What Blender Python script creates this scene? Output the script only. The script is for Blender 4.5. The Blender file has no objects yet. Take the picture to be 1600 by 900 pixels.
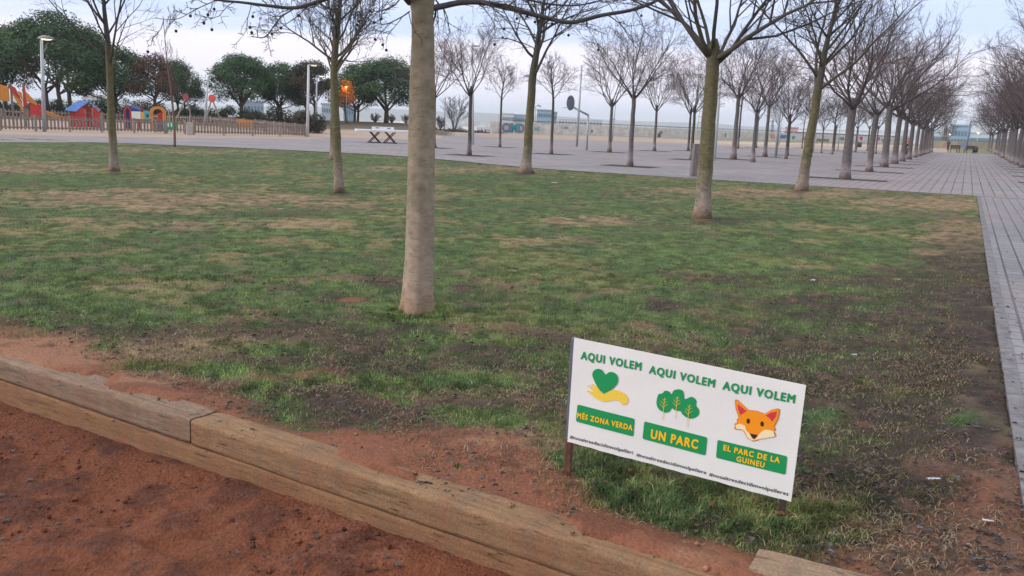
import bpy, bmesh, math, random
import numpy as np
from mathutils import Vector, Matrix, Euler
from mathutils.geometry import tessellate_polygon

R = math.radians
S = bpy.context.scene
COL = S.collection
# ------------------------------------------------------------------ camera
FPX = 1350.0                      # focal length in photo pixels (1600 wide)
PITCH, ROLL, CAMZ = R(10.74), R(2.12), 1.6
cam_d = bpy.data.cameras.new('camera')
cam = bpy.data.objects.new('camera', cam_d); COL.objects.link(cam)
cam_d.sensor_width = 36.0; cam_d.lens = FPX / 1600 * 36
cam_d.clip_start = 0.05; cam_d.clip_end = 20000
cam.location = (0, 0, CAMZ)
MROT = Matrix.Rotation(R(90) - PITCH, 3, 'X') @ Matrix.Rotation(ROLL, 3, 'Z')
cam.rotation_euler = MROT.to_euler()
S.camera = cam
S.render.resolution_x, S.render.resolution_y = 1024, 576

# ------------------------------------------------------------------ world: pale dawn sky under thin cloud
W = bpy.data.worlds.new('World'); S.world = W; W.use_nodes = True
nt = W.node_tree; N = nt.nodes; Lk = nt.links
for n in list(N): N.remove(n)
SUN_EL, SUN_AZ = R(24), R(-102)     # azimuth measured from the view axis, clockwise: the sun is to the left, a little behind
out = N.new('ShaderNodeOutputWorld'); bg = N.new('ShaderNodeBackground'); bg.inputs[1].default_value = 0.10
sky = N.new('ShaderNodeTexSky'); sky.sky_type = 'NISHITA'; sky.sun_disc = False
sky.sun_elevation = SUN_EL; sky.sun_rotation = SUN_AZ; sky.air_density = 1.2; sky.dust_density = 2.0
tc = N.new('ShaderNodeTexCoord'); sep = N.new('ShaderNodeSeparateXYZ')
Lk.new(tc.outputs['Generated'], sep.inputs[0])
def wmath(op, a, b=None):
    m = N.new('ShaderNodeMath'); m.operation = op
    for i, v in enumerate((a, b)):
        if v is None: continue
        if isinstance(v, (int, float)): m.inputs[i].default_value = v
        else: Lk.new(v, m.inputs[i])
    return m.outputs[0]
mp = N.new('ShaderNodeMapping'); mp.inputs['Scale'].default_value = (1.6, 1.6, 26)
Lk.new(tc.outputs['Generated'], mp.inputs[0])
nz = N.new('ShaderNodeTexNoise'); nz.inputs['Scale'].default_value = 1.0; nz.inputs['Detail'].default_value = 5; nz.inputs['Roughness'].default_value = .5
Lk.new(mp.outputs[0], nz.inputs['Vector'])
nzc = wmath('SUBTRACT', nz.outputs[0], 0.5)
el = wmath('ADD', sep.outputs[2], wmath('MULTIPLY', nzc, 0.045))
cr = N.new('ShaderNodeValToRGB')
stops = [(0.0, (6.6, 7.6, 9.6)), (0.02, (6.6, 7.4, 9.2)), (0.038, (7.6, 7.6, 9.0)), (0.06, (8.2, 7.7, 8.8)),
         (0.08, (8.0, 7.7, 8.8)), (0.092, (5.2, 6.2, 8.6)), (0.26, (4.9, 6.0, 8.6)), (0.42, (7.6, 8.2, 9.2)), (1.0, (8.6, 8.9, 9.2))]
e = cr.color_ramp.elements
while len(e) < len(stops): e.new(0.5)
for i, (p, c) in enumerate(stops): e[i].position = p; e[i].color = tuple(v / 10 for v in c) + (1,)
Lk.new(el, cr.inputs[0])
vm = N.new('ShaderNodeVectorMath'); vm.operation = 'SCALE'; vm.inputs['Scale'].default_value = 10
Lk.new(cr.outputs[0], vm.inputs[0])
# whiter streaks
mp2 = N.new('ShaderNodeMapping'); mp2.inputs['Scale'].default_value = (2.2, 2.2, 40); mp2.inputs['Location'].default_value = (3.1, 1.7, 0.4)
Lk.new(tc.outputs['Generated'], mp2.inputs[0])
nz2 = N.new('ShaderNodeTexNoise'); nz2.inputs['Scale'].default_value = 1.3; nz2.inputs['Detail'].default_value = 6
Lk.new(mp2.outputs[0], nz2.inputs['Vector'])
mr = N.new('ShaderNodeMapRange'); mr.inputs[1].default_value = .5; mr.inputs[2].default_value = .72; Lk.new(nz2.outputs[0], mr.inputs[0])
mx = N.new('ShaderNodeMix'); mx.data_type = 'RGBA'; Lk.new(wmath('MULTIPLY', mr.outputs[0], 0.55), mx.inputs[0])
Lk.new(vm.outputs[0], mx.inputs[6]); mx.inputs[7].default_value = (8.2, 8.0, 9.0, 1)
mx2 = N.new('ShaderNodeMix'); mx2.data_type = 'RGBA'; mx2.inputs[0].default_value = 0.95
Lk.new(sky.outputs[0], mx2.inputs[6]); Lk.new(mx.outputs[2], mx2.inputs[7])
Lk.new(mx2.outputs[2], bg.inputs[0]); Lk.new(bg.outputs[0], out.inputs[0])

# ------------------------------------------------------------------ sun, veiled by cloud
sd = bpy.data.lights.new('sun', 'SUN'); sd.energy = 1.6; sd.angle = R(18); sd.color = (1.0, .93, .86)
sun = bpy.data.objects.new('sun', sd); COL.objects.link(sun)
sv = Vector((math.sin(SUN_AZ) * math.cos(SUN_EL), math.cos(SUN_AZ) * math.cos(SUN_EL), math.sin(SUN_EL)))
sun.rotation_euler = sv.to_track_quat('Z', 'Y').to_euler()
S.view_settings.view_transform = 'Standard'; S.view_settings.look = 'None'
S.view_settings.exposure = 0.56; S.view_settings.gamma = 1.0; S.view_settings.use_curve_mapping = False

# ------------------------------------------------------------------ measuring helpers
MR = np.array(MROT)
def ray(px, py):
    v = MR @ np.array([px - 800.0, 450.0 - py, -FPX]); return v / np.linalg.norm(v)
def proj(x, y, z):
    p = np.stack([np.asarray(x, float), np.asarray(y, float), np.asarray(z, float) - CAMZ], -1) @ MR
    w = np.minimum(p[..., 2], -1e-3)
    return 800 + FPX * p[..., 0] / -w, 450 - FPX * p[..., 1] / -w
def G(px, py, z=0.0):              # point of the level z seen at a photo pixel
    d = ray(px, py); t = (z - CAMZ) / d[2]; return np.array([d[0] * t, d[1] * t, z])
def sstep(a, b, v):
    t = np.clip((v - a) / (b - a), 0, 1); return t * t * (3 - 2 * t)
PLAIN = -12.0
def tz(x, y):                      # height of the park's ground and the plain beyond it
    d = np.hypot(x, y); az = np.degrees(np.arctan2(x, np.maximum(y, 1e-6)))
    az = np.where(np.asarray(y) <= 0, 90.0, az)
    rise = (0.3 * sstep(68, 95, d) + 0.85 * sstep(100, 117, d)) * (1 - sstep(-7, -4.5, az))
    edge = 145 + 165 * sstep(-1.7, -1.2, az)
    return rise * (1 - sstep(edge, edge + 60, d)) + PLAIN * sstep(edge, edge + 110, d)
def GT(px, py):                    # seen point on the terrain
    d = ray(px, py); t = 1.0; dt = .5; p = None
    while t < 6000:
        p = np.array([0, 0, CAMZ]) + d * t
        if p[2] <= float(tz(p[0], p[1])): break
        t *= 1.004
    return np.array([p[0], p[1], float(tz(p[0], p[1]))])
def AT(px, py, dist):              # terrain point under the ray through a pixel, at a horizontal distance
    d = ray(px, py); h = math.hypot(d[0], d[1]); x, y = d[0] / h * dist, d[1] / h * dist
    return np.array([x, y, float(tz(x, y))])
def ztop(p, py):                   # z at which the vertical through p meets the photo row py
    lo, hi = -60.0, 90.0
    for _ in range(50):
        m = (lo + hi) / 2
        if proj(p[0], p[1], m)[1] > py: lo = m
        else: hi = m
    return lo
def ppm(p):                        # photo pixels per metre at p
    return FPX / float(-(np.array([p[0], p[1], p[2] - CAMZ]) @ MR)[2])

# ------------------------------------------------------------------ numpy noise
def _h(i, j, s):
    n = (i * 374761393 + j * 668265263 + s * 1442695041) & 0x7fffffff
    n = ((n ^ (n >> 13)) * 1274126177) & 0x7fffffff
    return ((n ^ (n >> 16)) & 0xffff) / 65535.0
def vn(x, y, s=0):
    i = np.floor(x).astype(np.int64); j = np.floor(y).astype(np.int64); u = x - i; v = y - j
    u = u * u * (3 - 2 * u); v = v * v * (3 - 2 * v)
    return (_h(i, j, s) * (1 - u) + _h(i + 1, j, s) * u) * (1 - v) + (_h(i, j + 1, s) * (1 - u) + _h(i + 1, j + 1, s) * u) * v
def fbm(x, y, o=4, s=0):
    t = 0; a = .5; n = 0
    for k in range(o):
        t = t + a * vn(x * 2 ** k + 17 * k, y * 2 ** k - 9 * k, s + k); n += a; a *= .5
    return t / n

# ------------------------------------------------------------------ materials
def mat(name, col, rough=.8, var=.0, scale=6.0, col2=None, bump=0.0, bscale=40.0, metal=0.0, stretch=None, coords='Object', emit=None, estr=0, spec=.3):
    m = bpy.data.materials.new(name); m.use_nodes = True; t = m.node_tree; b = t.nodes['Principled BSDF']
    b.inputs['Roughness'].default_value = rough; b.inputs['Metallic'].default_value = metal
    b.inputs['Specular IOR Level'].default_value = spec
    c2 = col2 if col2 else tuple(max(0, v * (1 - var)) for v in col)
    if var > 0 or col2:
        co = t.nodes.new('ShaderNodeTexCoord'); mpp = t.nodes.new('ShaderNodeMapping'); mpp.inputs['Scale'].default_value = stretch or (1, 1, 1)
        t.links.new(co.outputs[coords], mpp.inputs[0])
        z = t.nodes.new('ShaderNodeTexNoise'); z.inputs['Scale'].default_value = scale; z.inputs['Detail'].default_value = 6; z.inputs['Roughness'].default_value = .62
        t.links.new(mpp.outputs[0], z.inputs['Vector'])
        r = t.nodes.new('ShaderNodeValToRGB'); r.color_ramp.elements[0].position = .35; r.color_ramp.elements[1].position = .65
        r.color_ramp.elements[0].color = (*c2, 1); r.color_ramp.elements[1].color = (*col, 1)
        t.links.new(z.outputs[0], r.inputs[0]); t.links.new(r.outputs[0], b.inputs['Base Color'])
        if bump:
            z2 = t.nodes.new('ShaderNodeTexNoise'); z2.inputs['Scale'].default_value = bscale; z2.inputs['Detail'].default_value = 5
            t.links.new(mpp.outputs[0], z2.inputs['Vector'])
            bp = t.nodes.new('ShaderNodeBump'); bp.inputs['Strength'].default_value = bump; bp.inputs['Distance'].default_value = .02
            t.links.new(z2.outputs[0], bp.inputs['Height']); t.links.new(bp.outputs[0], b.inputs['Normal'])
    else: b.inputs['Base Color'].default_value = (*col, 1)
    if emit: b.inputs['Emission Color'].default_value = (*emit, 1); b.inputs['Emission Strength'].default_value = estr
    return m
def attr_mat(name, rough=.9, bump=0.0, bscale=120, nvar=.35, nscale=30, spec=.25, transl=0):
    m = bpy.data.materials.new(name); m.use_nodes = True; t = m.node_tree; b = t.nodes['Principled BSDF']
    b.inputs['Roughness'].default_value = rough; b.inputs['Specular IOR Level'].default_value = spec
    a = t.nodes.new('ShaderNodeAttribute'); a.attribute_name = 'tint'
    co = t.nodes.new('ShaderNodeTexCoord')
    z = t.nodes.new('ShaderNodeTexNoise'); z.inputs['Scale'].default_value = nscale; z.inputs['Detail'].default_value = 8; z.inputs['Roughness'].default_value = .7
    t.links.new(co.outputs['Object'], z.inputs['Vector'])
    r = t.nodes.new('ShaderNodeMapRange'); r.inputs[1].default_value = .3; r.inputs[2].default_value = .7; r.inputs[3].default_value = 1 - nvar; r.inputs[4].default_value = 1 + nvar
    t.links.new(z.outputs[0], r.inputs[0])
    v = t.nodes.new('ShaderNodeVectorMath'); v.operation = 'SCALE'; t.links.new(a.outputs['Color'], v.inputs[0]); t.links.new(r.outputs[0], v.inputs['Scale'])
    t.links.new(v.outputs[0], b.inputs['Base Color'])
    if bump:
        z2 = t.nodes.new('ShaderNodeTexNoise'); z2.inputs['Scale'].default_value = bscale; z2.inputs['Detail'].default_value = 8
        t.links.new(co.outputs['Object'], z2.inputs['Vector'])
        bp = t.nodes.new('ShaderNodeBump'); bp.inputs['Strength'].default_value = bump; bp.inputs['Distance'].default_value = .02
        t.links.new(z2.outputs[0], bp.inputs['Height']); t.links.new(bp.outputs[0], b.inputs['Normal'])
    return m

# ------------------------------------------------------------------ mesh builder
def npmesh(name, V, F, m, parent=None, tint=None, smooth=False, kind=None):
    """V (n,3), F (k,3 or 4) arrays -> object"""
    me = bpy.data.meshes.new(name); V = np.ascontiguousarray(V, np.float32); F = np.ascontiguousarray(F, np.int32)
    k = F.shape[1]
    me.vertices.add(len(V)); me.vertices.foreach_set('co', V.ravel())
    me.loops.add(F.size); me.loops.foreach_set('vertex_index', F.ravel())
    me.polygons.add(len(F)); me.polygons.foreach_set('loop_start', np.arange(0, F.size, k, dtype=np.int32))
    me.polygons.foreach_set('loop_total', np.full(len(F), k, np.int32))
    if smooth: me.polygons.foreach_set('use_smooth', np.ones(len(F), bool))
    if tint is not None:
        a = me.color_attributes.new('tint', 'FLOAT_COLOR', 'POINT')
        a.data.foreach_set('color', np.concatenate([tint, np.ones((len(tint), 1))], 1).astype(np.float32).ravel())
    me.update(calc_edges=True)
    if m: me.materials.append(m)
    o = bpy.data.objects.new(name, me); COL.objects.link(o)
    if parent: o.parent = parent
    if kind: o['kind'] = kind
    return o
class MB:
    def __init__(s): s.v = []; s.f = []; s.sm = []
    def add(s, V, F, smooth=False):
        o = len(s.v); s.v += [tuple(map(float, q)) for q in V]; s.f += [tuple(i + o for i in q) for q in F]; s.sm += [smooth] * len(F); return s
    def box(s, c, d, rz=0, M=None):
        x, y, z = [q / 2 for q in d]; P = [Vector((a * x, b * y, e_ * z)) for a in (-1, 1) for b in (-1, 1) for e_ in (-1, 1)]
        Q = M if M else Matrix.Rotation(rz, 3, 'Z'); P = [Q @ p + Vector(c) for p in P]
        return s.add(P, [(0, 1, 3, 2), (4, 6, 7, 5), (0, 4, 5, 1), (2, 3, 7, 6), (0, 2, 6, 4), (1, 5, 7, 3)])
    def tube(s, pts, rad, n=8, caps=True, wob=None):
        P = np.array(pts, float); k = len(P)
        if np.isscalar(rad): rad = [rad] * k
        T = np.gradient(P, axis=0); T /= np.linalg.norm(T, axis=1)[:, None] + 1e-9
        u = np.cross(T[0], (0, 0, 1.0)) if abs(T[0][2]) < .9 else np.cross(T[0], (1.0, 0, 0)); u /= np.linalg.norm(u)
        V = []; an = np.arange(n) * 2 * math.pi / n
        for i in range(k):
            u = u - T[i] * np.dot(u, T[i]); u /= np.linalg.norm(u) + 1e-9; w = np.cross(T[i], u)
            rr = rad[i] * (wob(i / (k - 1), an) if wob else np.ones(n))
            V += list(P[i] + rr[:, None] * (np.cos(an)[:, None] * u + np.sin(an)[:, None] * w))
        F = [(i * n + j, i * n + (j + 1) % n, (i + 1) * n + (j + 1) % n, (i + 1) * n + j) for i in range(k - 1) for j in range(n)]
        s.add(V, F, True)
        if caps and n > 3:
            o = len(s.v) - len(V); s.f += [tuple(range(o + n - 1, o - 1, -1)), tuple(range(o + (k - 1) * n, o + k * n))]; s.sm += [False, False]
        return s
    def cyl(s, a, b, r, r2=None, n=12): return s.tube([a, b], [r, r if r2 is None else r2], n)
    def prism(s, poly, h0, h1, M=None):   # polygon in XY extruded in Z, then M (4x4)
        n = len(poly); V = [Vector((x, y, h0)) for x, y in poly] + [Vector((x, y, h1)) for x, y in poly]
        if M: V = [M @ q for q in V]
        return s.add(V, [tuple(range(n - 1, -1, -1)), tuple(range(n, 2 * n))] + [(i, (i + 1) % n, n + (i + 1) % n, n + i) for i in range(n)])
    def lathe(s, prof, c=(0, 0, 0), n=16):
        V = []; k = len(prof)
        for r, z in prof: V += [(c[0] + r * math.cos(a * 2 * math.pi / n), c[1] + r * math.sin(a * 2 * math.pi / n), c[2] + z) for a in range(n)]
        F = [(i * n + j, i * n + (j + 1) % n, (i + 1) * n + (j + 1) % n, (i + 1) * n + j) for i in range(k - 1) for j in range(n)]
        return s.add(V, F, True)
    def build(s, name, m, parent=None, bevel=0):
        me = bpy.data.meshes.new(name); me.from_pydata(s.v, [], s.f); me.polygons.foreach_set('use_smooth', s.sm)
        me.update(); me.materials.append(m)
        o = bpy.data.objects.new(name, me); COL.objects.link(o)
        if parent: o.parent = parent
        if bevel:
            b = o.modifiers.new('bevel', 'BEVEL'); b.width = bevel; b.segments = 2; b.limit_method = 'ANGLE'
        return o
def tag(o, label=None, cat=None, group=None, kind=None):
    if label: o['label'] = label
    if cat: o['category'] = cat
    if group: o['group'] = group
    if kind: o['kind'] = kind
    return o
def empty(name, loc, rz=0, label=None, cat=None, group=None):
    o = bpy.data.objects.new(name, None); COL.objects.link(o); o.location = tuple(loc); o.rotation_euler = (0, 0, rz); o.empty_display_size = .2
    return tag(o, label, cat, group)
def copy_tree(o, parent=None):
    c = o.copy(); COL.objects.link(c); c.parent = parent
    for ch in [q for q in bpy.data.objects if q.parent == o]: copy_tree(ch, c)
    return c
# ================================================================== THE SETTING
AV = R(27.15); AU = np.array([math.sin(AV), math.cos(AV)]); AVR = np.array([math.cos(AV), -math.sin(AV)])   # along / across the avenue
C0 = G(1522, 306)[:2]
rng = np.random.default_rng(7)
random.seed(7)
# timber edge of the sand pit: front line, direction and normal towards the lawn
TA = G(0, 562, .02)[:2]; TB = G(500, 720, .02)[:2]; TD = (TB - TA) / np.linalg.norm(TB - TA); TN = np.array([-TD[1], TD[0]])
if TN[1] < 0: TN = -TN
def tcoord(x, y):
    return (x - TA[0]) * TD[0] + (y - TA[1]) * TD[1], (x - TA[0]) * TN[0] + (y - TA[1]) * TN[1]

def polar(r0, r1, nr, a0, a1, na):
    r = np.geomspace(r0, r1, nr); a = np.radians(np.linspace(a0, a1, na))
    rr, aa = np.meshgrid(r, a, indexing='ij'); X = rr * np.sin(aa); Y = rr * np.cos(aa)
    i = np.arange(nr * na).reshape(nr, na)
    F = np.stack([i[:-1, :-1], i[:-1, 1:], i[1:, 1:], i[1:, :-1]], -1).reshape(-1, 4)
    return X.ravel(), Y.ravel(), F

# ---- terrain: sand of the park, grass banks, the plain
X, Y, F = polar(.4, 7500, 330, -180, 180, 541)
Z = tz(X, Y)
d = np.hypot(X, Y); s_, t_ = tcoord(X, Y)
Z = Z - .03 + np.where(d > 60, (fbm(X / 9, Y / 9, 3, 3) - .5) * .10 * sstep(60, 120, d), 0)
near = (d < 11) & (t_ < 3.0)
Z = np.where(near, -.9, Z)
px, py = proj(X, Y, Z)
n1 = fbm(X / 6, Y / 6, 4, 11); n2 = fbm(X / 1.6, Y / 1.6, 3, 12)
sand = np.array([.36, .275, .215]); olive = np.array([.17, .17, .085]); bank = np.array([.13, .10, .065]); plain = np.array([.10, .11, .075]); pale = np.array([.50, .44, .33])
T = sand * (.82 + .36 * n1[:, None])
def mixc(T, c, w): w = np.clip(w, 0, 1)[:, None]; return T * (1 - w) + c * w
# pinkish worn band and grass strip in front of the wall
T = mixc(T, np.array([.36, .24, .19]), (sstep(.45, .62, n1)) * .5)
wallA = G(768, 207.5)[:2]; wallB = G(1397, 224)[:2]; wd = (wallB - wallA) / np.linalg.norm(wallB - wallA)
wdist = (X - wallA[0]) * wd[1] - (Y - wallA[1]) * wd[0]        # metres in front of the wall
walong = (X - wallA[0]) * wd[0] + (Y - wallA[1]) * wd[1]
T = mixc(T, olive, (sstep(30, 12, wdist) * sstep(20, 60, walong) + (n1 - .55) * 1.2) * (wdist < 45) * (walong > 10))
T = mixc(T, pale, sstep(50, 34, wdist) * sstep(26, 36, wdist) * .8 * (walong > 5) * sstep(.3, .6, n1 + .1))
az = np.degrees(np.arctan2(X, np.maximum(Y, 1e-6)))
T = mixc(T, bank, sstep(97, 103, d + 6 * (n1 - .5)) * (az < -4.5))
T = mixc(T, plain * 1.0, sstep(118, 135, d) * (az < -6) + sstep(143, 150, d) * (az < -1.4) + sstep(300, 340, d))
T = mixc(T, pale * .75, sstep(.52, .6, fbm(X / 160, Y / 160, 3, 21)) * (d > 500) * .7)
T = mixc(T, olive, (sstep(120, 135, d) * (az > 26.5)))
m_ground = attr_mat('park ground', .95, .3, 8, .2, 3)
npmesh('ground', np.stack([X, Y, Z], 1), F, m_ground, tint=T, smooth=True, kind='structure')

# ---- lawn and red earth strip
def blobs(px, py, L):
    w = 0
    for cx, cy, rx, ry, a in L:
        w = np.maximum(w, a * np.exp(-(((px - cx) / rx) ** 2 + ((py - cy) / ry) ** 2) ** 1.2))
    return w
RB_x = [-400, 0, 60, 110, 170, 250, 330, 420, 600, 700, 800, 850, 885, 960, 1060, 1150, 1180, 1300, 1400, 1480, 1700]
RB_y = [420, 508, 520, 538, 566, 586, 602, 634, 650, 664, 680, 712, 745, 790, 835, 850, 858, 872, 835, 770, 700]
TANS = [(250, 312, 330, 20, 1), (60, 262, 130, 9, .9), (520, 322, 110, 9, .8), (130, 345, 70, 6, .6), (760, 264, 260, 6, .85), (260, 236, 260, 5, .5),
        (925, 345, 110, 9, .9), (850, 375, 90, 8, .6), (1230, 302, 250, 10, .95), (1440, 318, 110, 22, 1), (1490, 360, 60, 60, .9), (360, 352, 180, 9, .7), (520, 435, 110, 10, .7),
        (230, 420, 70, 7, .5), (1230, 412, 60, 9, .5), (950, 385, 60, 10, .5), (560, 480, 60, 8, .5), (1520, 520, 50, 90, .6), (260, 540, 330, 26, .9), (650, 610, 300, 36, .8), (300, 600, 150, 20, .9), (830, 690, 70, 22, .7), (1500, 690, 70, 90, .5)]
MUDS_AND_FOOT_SHADE = [(760, 466, 85, 17, 1), (1045, 477, 60, 9, 1), (1290, 470, 80, 14, .8), (1160, 435, 80, 8, .7), (330, 520, 330, 18, .85), (560, 545, 260, 20, .7), (610, 438, 50, 10, .9), (540, 462, 60, 9, .6), (860, 530, 120, 22, .8),
        (1490, 600, 110, 200, 1), (1350, 520, 120, 60, .6), (1380, 640, 140, 60, .7), (1330, 740, 180, 60, .75), (1400, 440, 80, 20, .6), (1290, 395, 120, 9, .4), (1180, 500, 140, 25, .5), (1130, 345, 50, 8, .9), (700, 580, 200, 20, .6), (1000, 590, 400, 50, .45), (640, 492, 70, 14, .8), (640, 640, 300, 40, .45), (530, 301, 16, 4, 1), (178, 269, 14, 3.5, 1), (821, 271, 18, 4, 1), (1251, 299, 20, 5, 1), (652, 488, 34, 6, 1)]  # the small blobs at trunk feet paint contact shade into the ground colour
REDS = [(547, 466, 26, 5, .9), (470, 585, 90, 14, .9), (620, 625, 60, 10, .5), (885, 748, 30, 12, 1), (1560, 790, 150, 90, 1), (1420, 870, 200, 50, .9), (1330, 660, 50, 12, .6), (1480, 740, 90, 25, .5), (650, 487, 32, 7, 1), (1097, 341, 16, 5, .9)]
GREENS = [(330, 580, 60, 12, 1), (420, 545, 80, 12, .7), (1080, 785, 130, 26, .95), (1240, 810, 90, 22, .8), (960, 765, 60, 14, .5), (690, 484, 30, 7, 1.0), (615, 484, 26, 6, .9), (720, 595, 110, 18, .8), (870, 560, 60, 14, .5), (1000, 400, 200, 20, .6), (230, 575, 50, 9, .8), (760, 490, 30, 8, 1), (1190, 410, 60, 8, 1), (950, 730, 60, 25, .9), (660, 715, 16, 6, 1.2), (710, 728, 14, 5, 1.2), (1500, 655, 22, 9, 1.1), (1280, 650, 40, 12, .8)]
def lawn_weights(x, y):
    px, py = proj(x, y, np.zeros_like(x))
    a = fbm(x / 1.1, y / 1.1, 5, 31) - .5; b = fbm(x / .35, y / .35, 4, 41) - .5; c = fbm(x / .12, y / .12, 3, 51) - .5
    far = sstep(330, 480, py)
    wig = (a * 60 + b * 50 + c * 25) * (.15 + .85 * far)
    red = sstep(-22, 22, py - np.interp(px, RB_x, RB_y) + wig * .9)
    red = np.maximum(red, np.clip(blobs(px, py, REDS) * 1.6 + b * 2.2 + c * 1.5 - .45, 0, 1))
    tan = np.clip(blobs(px, py, TANS) * 1.35 + a * 1.3 + b * 2.4 + c * 2.0 - .32, 0, 1)
    mud_shade = np.clip(blobs(px, py, MUDS_AND_FOOT_SHADE) * 1.25 - a * 2.0 + b * 2.6 + c * 2.4 - .22 - .16 * (py < 420) + .34 * sstep(470, 560, py) + .30 * sstep(1050, 1400, px) * sstep(360, 460, py), 0, 1)
    grn = np.clip(blobs(px, py, GREENS) * 1.5 + b * 1.2, 0, 1)
    # near the right-hand edge the lawn is worn off
    u = -((x - C0[0]) * AVR[0] + (y - C0[1]) * AVR[1])
    mud_shade = np.maximum(mud_shade, sstep(1.1, .15, u + b * 1.4) * sstep(330, 420, py) * .9)
    tan = tan * (1 - grn); mud_shade = mud_shade * (1 - grn); red = red * (1 - .85 * sstep(.5, 1.0, grn) * (a + b > -.15))
    return px, py, tan, mud_shade, red, grn, a, b, c
GREEN = np.array([.135, .195, .060]); GREEN2 = np.array([.066, .120, .042]); YEL = np.array([.175, .19, .062])
TAN = np.array([.27, .18, .105]); STRAW = np.array([.29, .21, .115]); MUD_SHADE = np.array([.046, .030, .024]); REDC = np.array([.215, .082, .045]); REDP = np.array([.27, .128, .074])
def grass_col(px, py, a, b, grn):
    g = mixc(np.broadcast_to(GREEN, (len(px), 3)), GREEN2, sstep(-.12, .10, b * .8 + a * .5) * .8)
    g = mixc(g, GREEN2 * .85, grn * .7 * (py > 600))
    g = mixc(g, YEL, sstep(.02, .16, a + .4 * b) * .75)
    return g
X, Y, F = polar(2.0, 52, 560, -44, 50, 820)
s_, t_ = tcoord(X, Y)
px, py, tan, mud_shade, red, grn, a, b, c = lawn_weights(X, Y)
T = mixc(grass_col(px, py, a, b, grn) * .62, TAN * .85, tan); T = T * (.62 + .76 * sstep(-.2, .2, c + .5 * b))[:, None]; T = mixc(T, MUD_SHADE * (1 + 2.2 * np.maximum(c, 0))[:, None], mud_shade)
redcol = mixc(np.broadcast_to(REDC, T.shape), REDP, sstep(.0, .16, a + .5 * b)); redcol = mixc(redcol, REDC * .55, sstep(.08, .22, b + .6 * c) * .6)
redcol = mixc(redcol, np.array([.12, .072, .052]), sstep(1250, 1420, px) * (.55 + 1.5 * b)); T = mixc(T, redcol, red)
Z = -.004 + (a * .05 + b * .035 + c * .018) * np.clip((np.hypot(X, Y) - 1) / 4, .4, 1) * (1 - .3 * red)

# the earth lies a little below the sleepers' top, spilling over them in places
edge_w = sstep(.45, .10, t_)
spill = sstep(-.13, .05, a + b * .8 + .03 + .05 * sstep(1.6, 2.6, s_))
Z = Z * (1 - .5 * edge_w) + edge_w * (.004 + .036 * spill * sstep(.03, .12, t_) + .010 * c)
tv = 1
du = (X - C0[0]) * AVR[0] + (Y - C0[1]) * AVR[1]; dv = (X - C0[0]) * AU[0] + (Y - C0[1]) * AU[1]
near_edge = np.maximum(sstep(-.35, -.0, du) , sstep(-.8, -.2, dv))
Z = Z * (1 - near_edge) + near_edge * np.minimum(Z, -.018 + .03 * (b + .1))
rag = sstep(-.30, -.08, du) * sstep(.32, .12, du) * sstep(-1.0, -3.0, dv)
Z = Z * (1 - rag) + rag * (.001 + .055 * b + .05 * c - .05 * sstep(.0, .3, du))
keep = (t_ > .03)
NLx, NLy = [-420, -200, 0, 150, 300, 480, 640, 820, 950, 1243, 1522], [210, 219, 222, 222.5, 228, 236, 245, 261.5, 269, 287, 306]
inlawn = (py > np.interp(px, NLx, NLy) - 2.2) & (px < 950)
FK = F[keep[F].all(1) & (du[F] < .35).all(1) & ((dv < .8) | inlawn)[F].all(1)]
m_lawn = attr_mat('lawn soil', .95, .8, 55, .32, 60)
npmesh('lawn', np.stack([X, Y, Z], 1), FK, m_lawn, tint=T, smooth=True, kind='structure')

# ---- red sand pit
a_ = np.arange(-2.5, 9.2, .022); b_ = -np.concatenate([np.arange(-.1, 3.0, .022), np.arange(3.0, 6, .1)])
aa, bb = np.meshgrid(a_, b_, indexing='ij')
X = TA[0] + TD[0] * aa + TN[0] * bb; Y = TA[1] + TD[1] * aa + TN[1] * bb
X = X.ravel(); Y = Y.ravel(); AA = aa.ravel(); BB = bb.ravel()
f1 = fbm(X / 1.3, Y / 1.3, 4, 61) - .5; f2 = fbm(X / .22, Y / .22, 4, 71) - .5; f3 = fbm(X / .06, Y / .06, 3, 81) - .5; f4 = np.abs(fbm(X / .5, Y / .5, 3, 77) - .5)
kk = .35 + .65 * sstep(0, -.35, BB)
Z = -.245 + .04 * sstep(1.0, 2.6, AA) * sstep(-.5, 0, BB) + kk * (f1 * .12 + f2 * .085 - f4 * .09 + f3 * .036) - .05 * sstep(0, -1.5, BB)
T = mixc(np.broadcast_to(np.array([.158, .052, .025]), (len(X), 3)), np.array([.098, .033, .019]), sstep(-.05, .12, f2 + .5 * f1))
T = mixc(T, np.array([.205, .078, .043]), sstep(.04, .2, f1 + f3 * .5) * .8); T = mixc(T, np.array([.07, .035, .028]), sstep(.16, .26, f3 * .9 + f2 * .5) * .7)
i = np.arange(len(X)).reshape(aa.shape); F = np.stack([i[:-1, :-1], i[:-1, 1:], i[1:, 1:], i[1:, :-1]], -1).reshape(-1, 4)
m_pit = attr_mat('red sand', .95, 1.0, 60, .38, 40)
npmesh('sandpit', np.stack([X, Y, Z], 1), F[:, ::-1], m_pit, tint=T, smooth=True, kind='structure')

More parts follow.
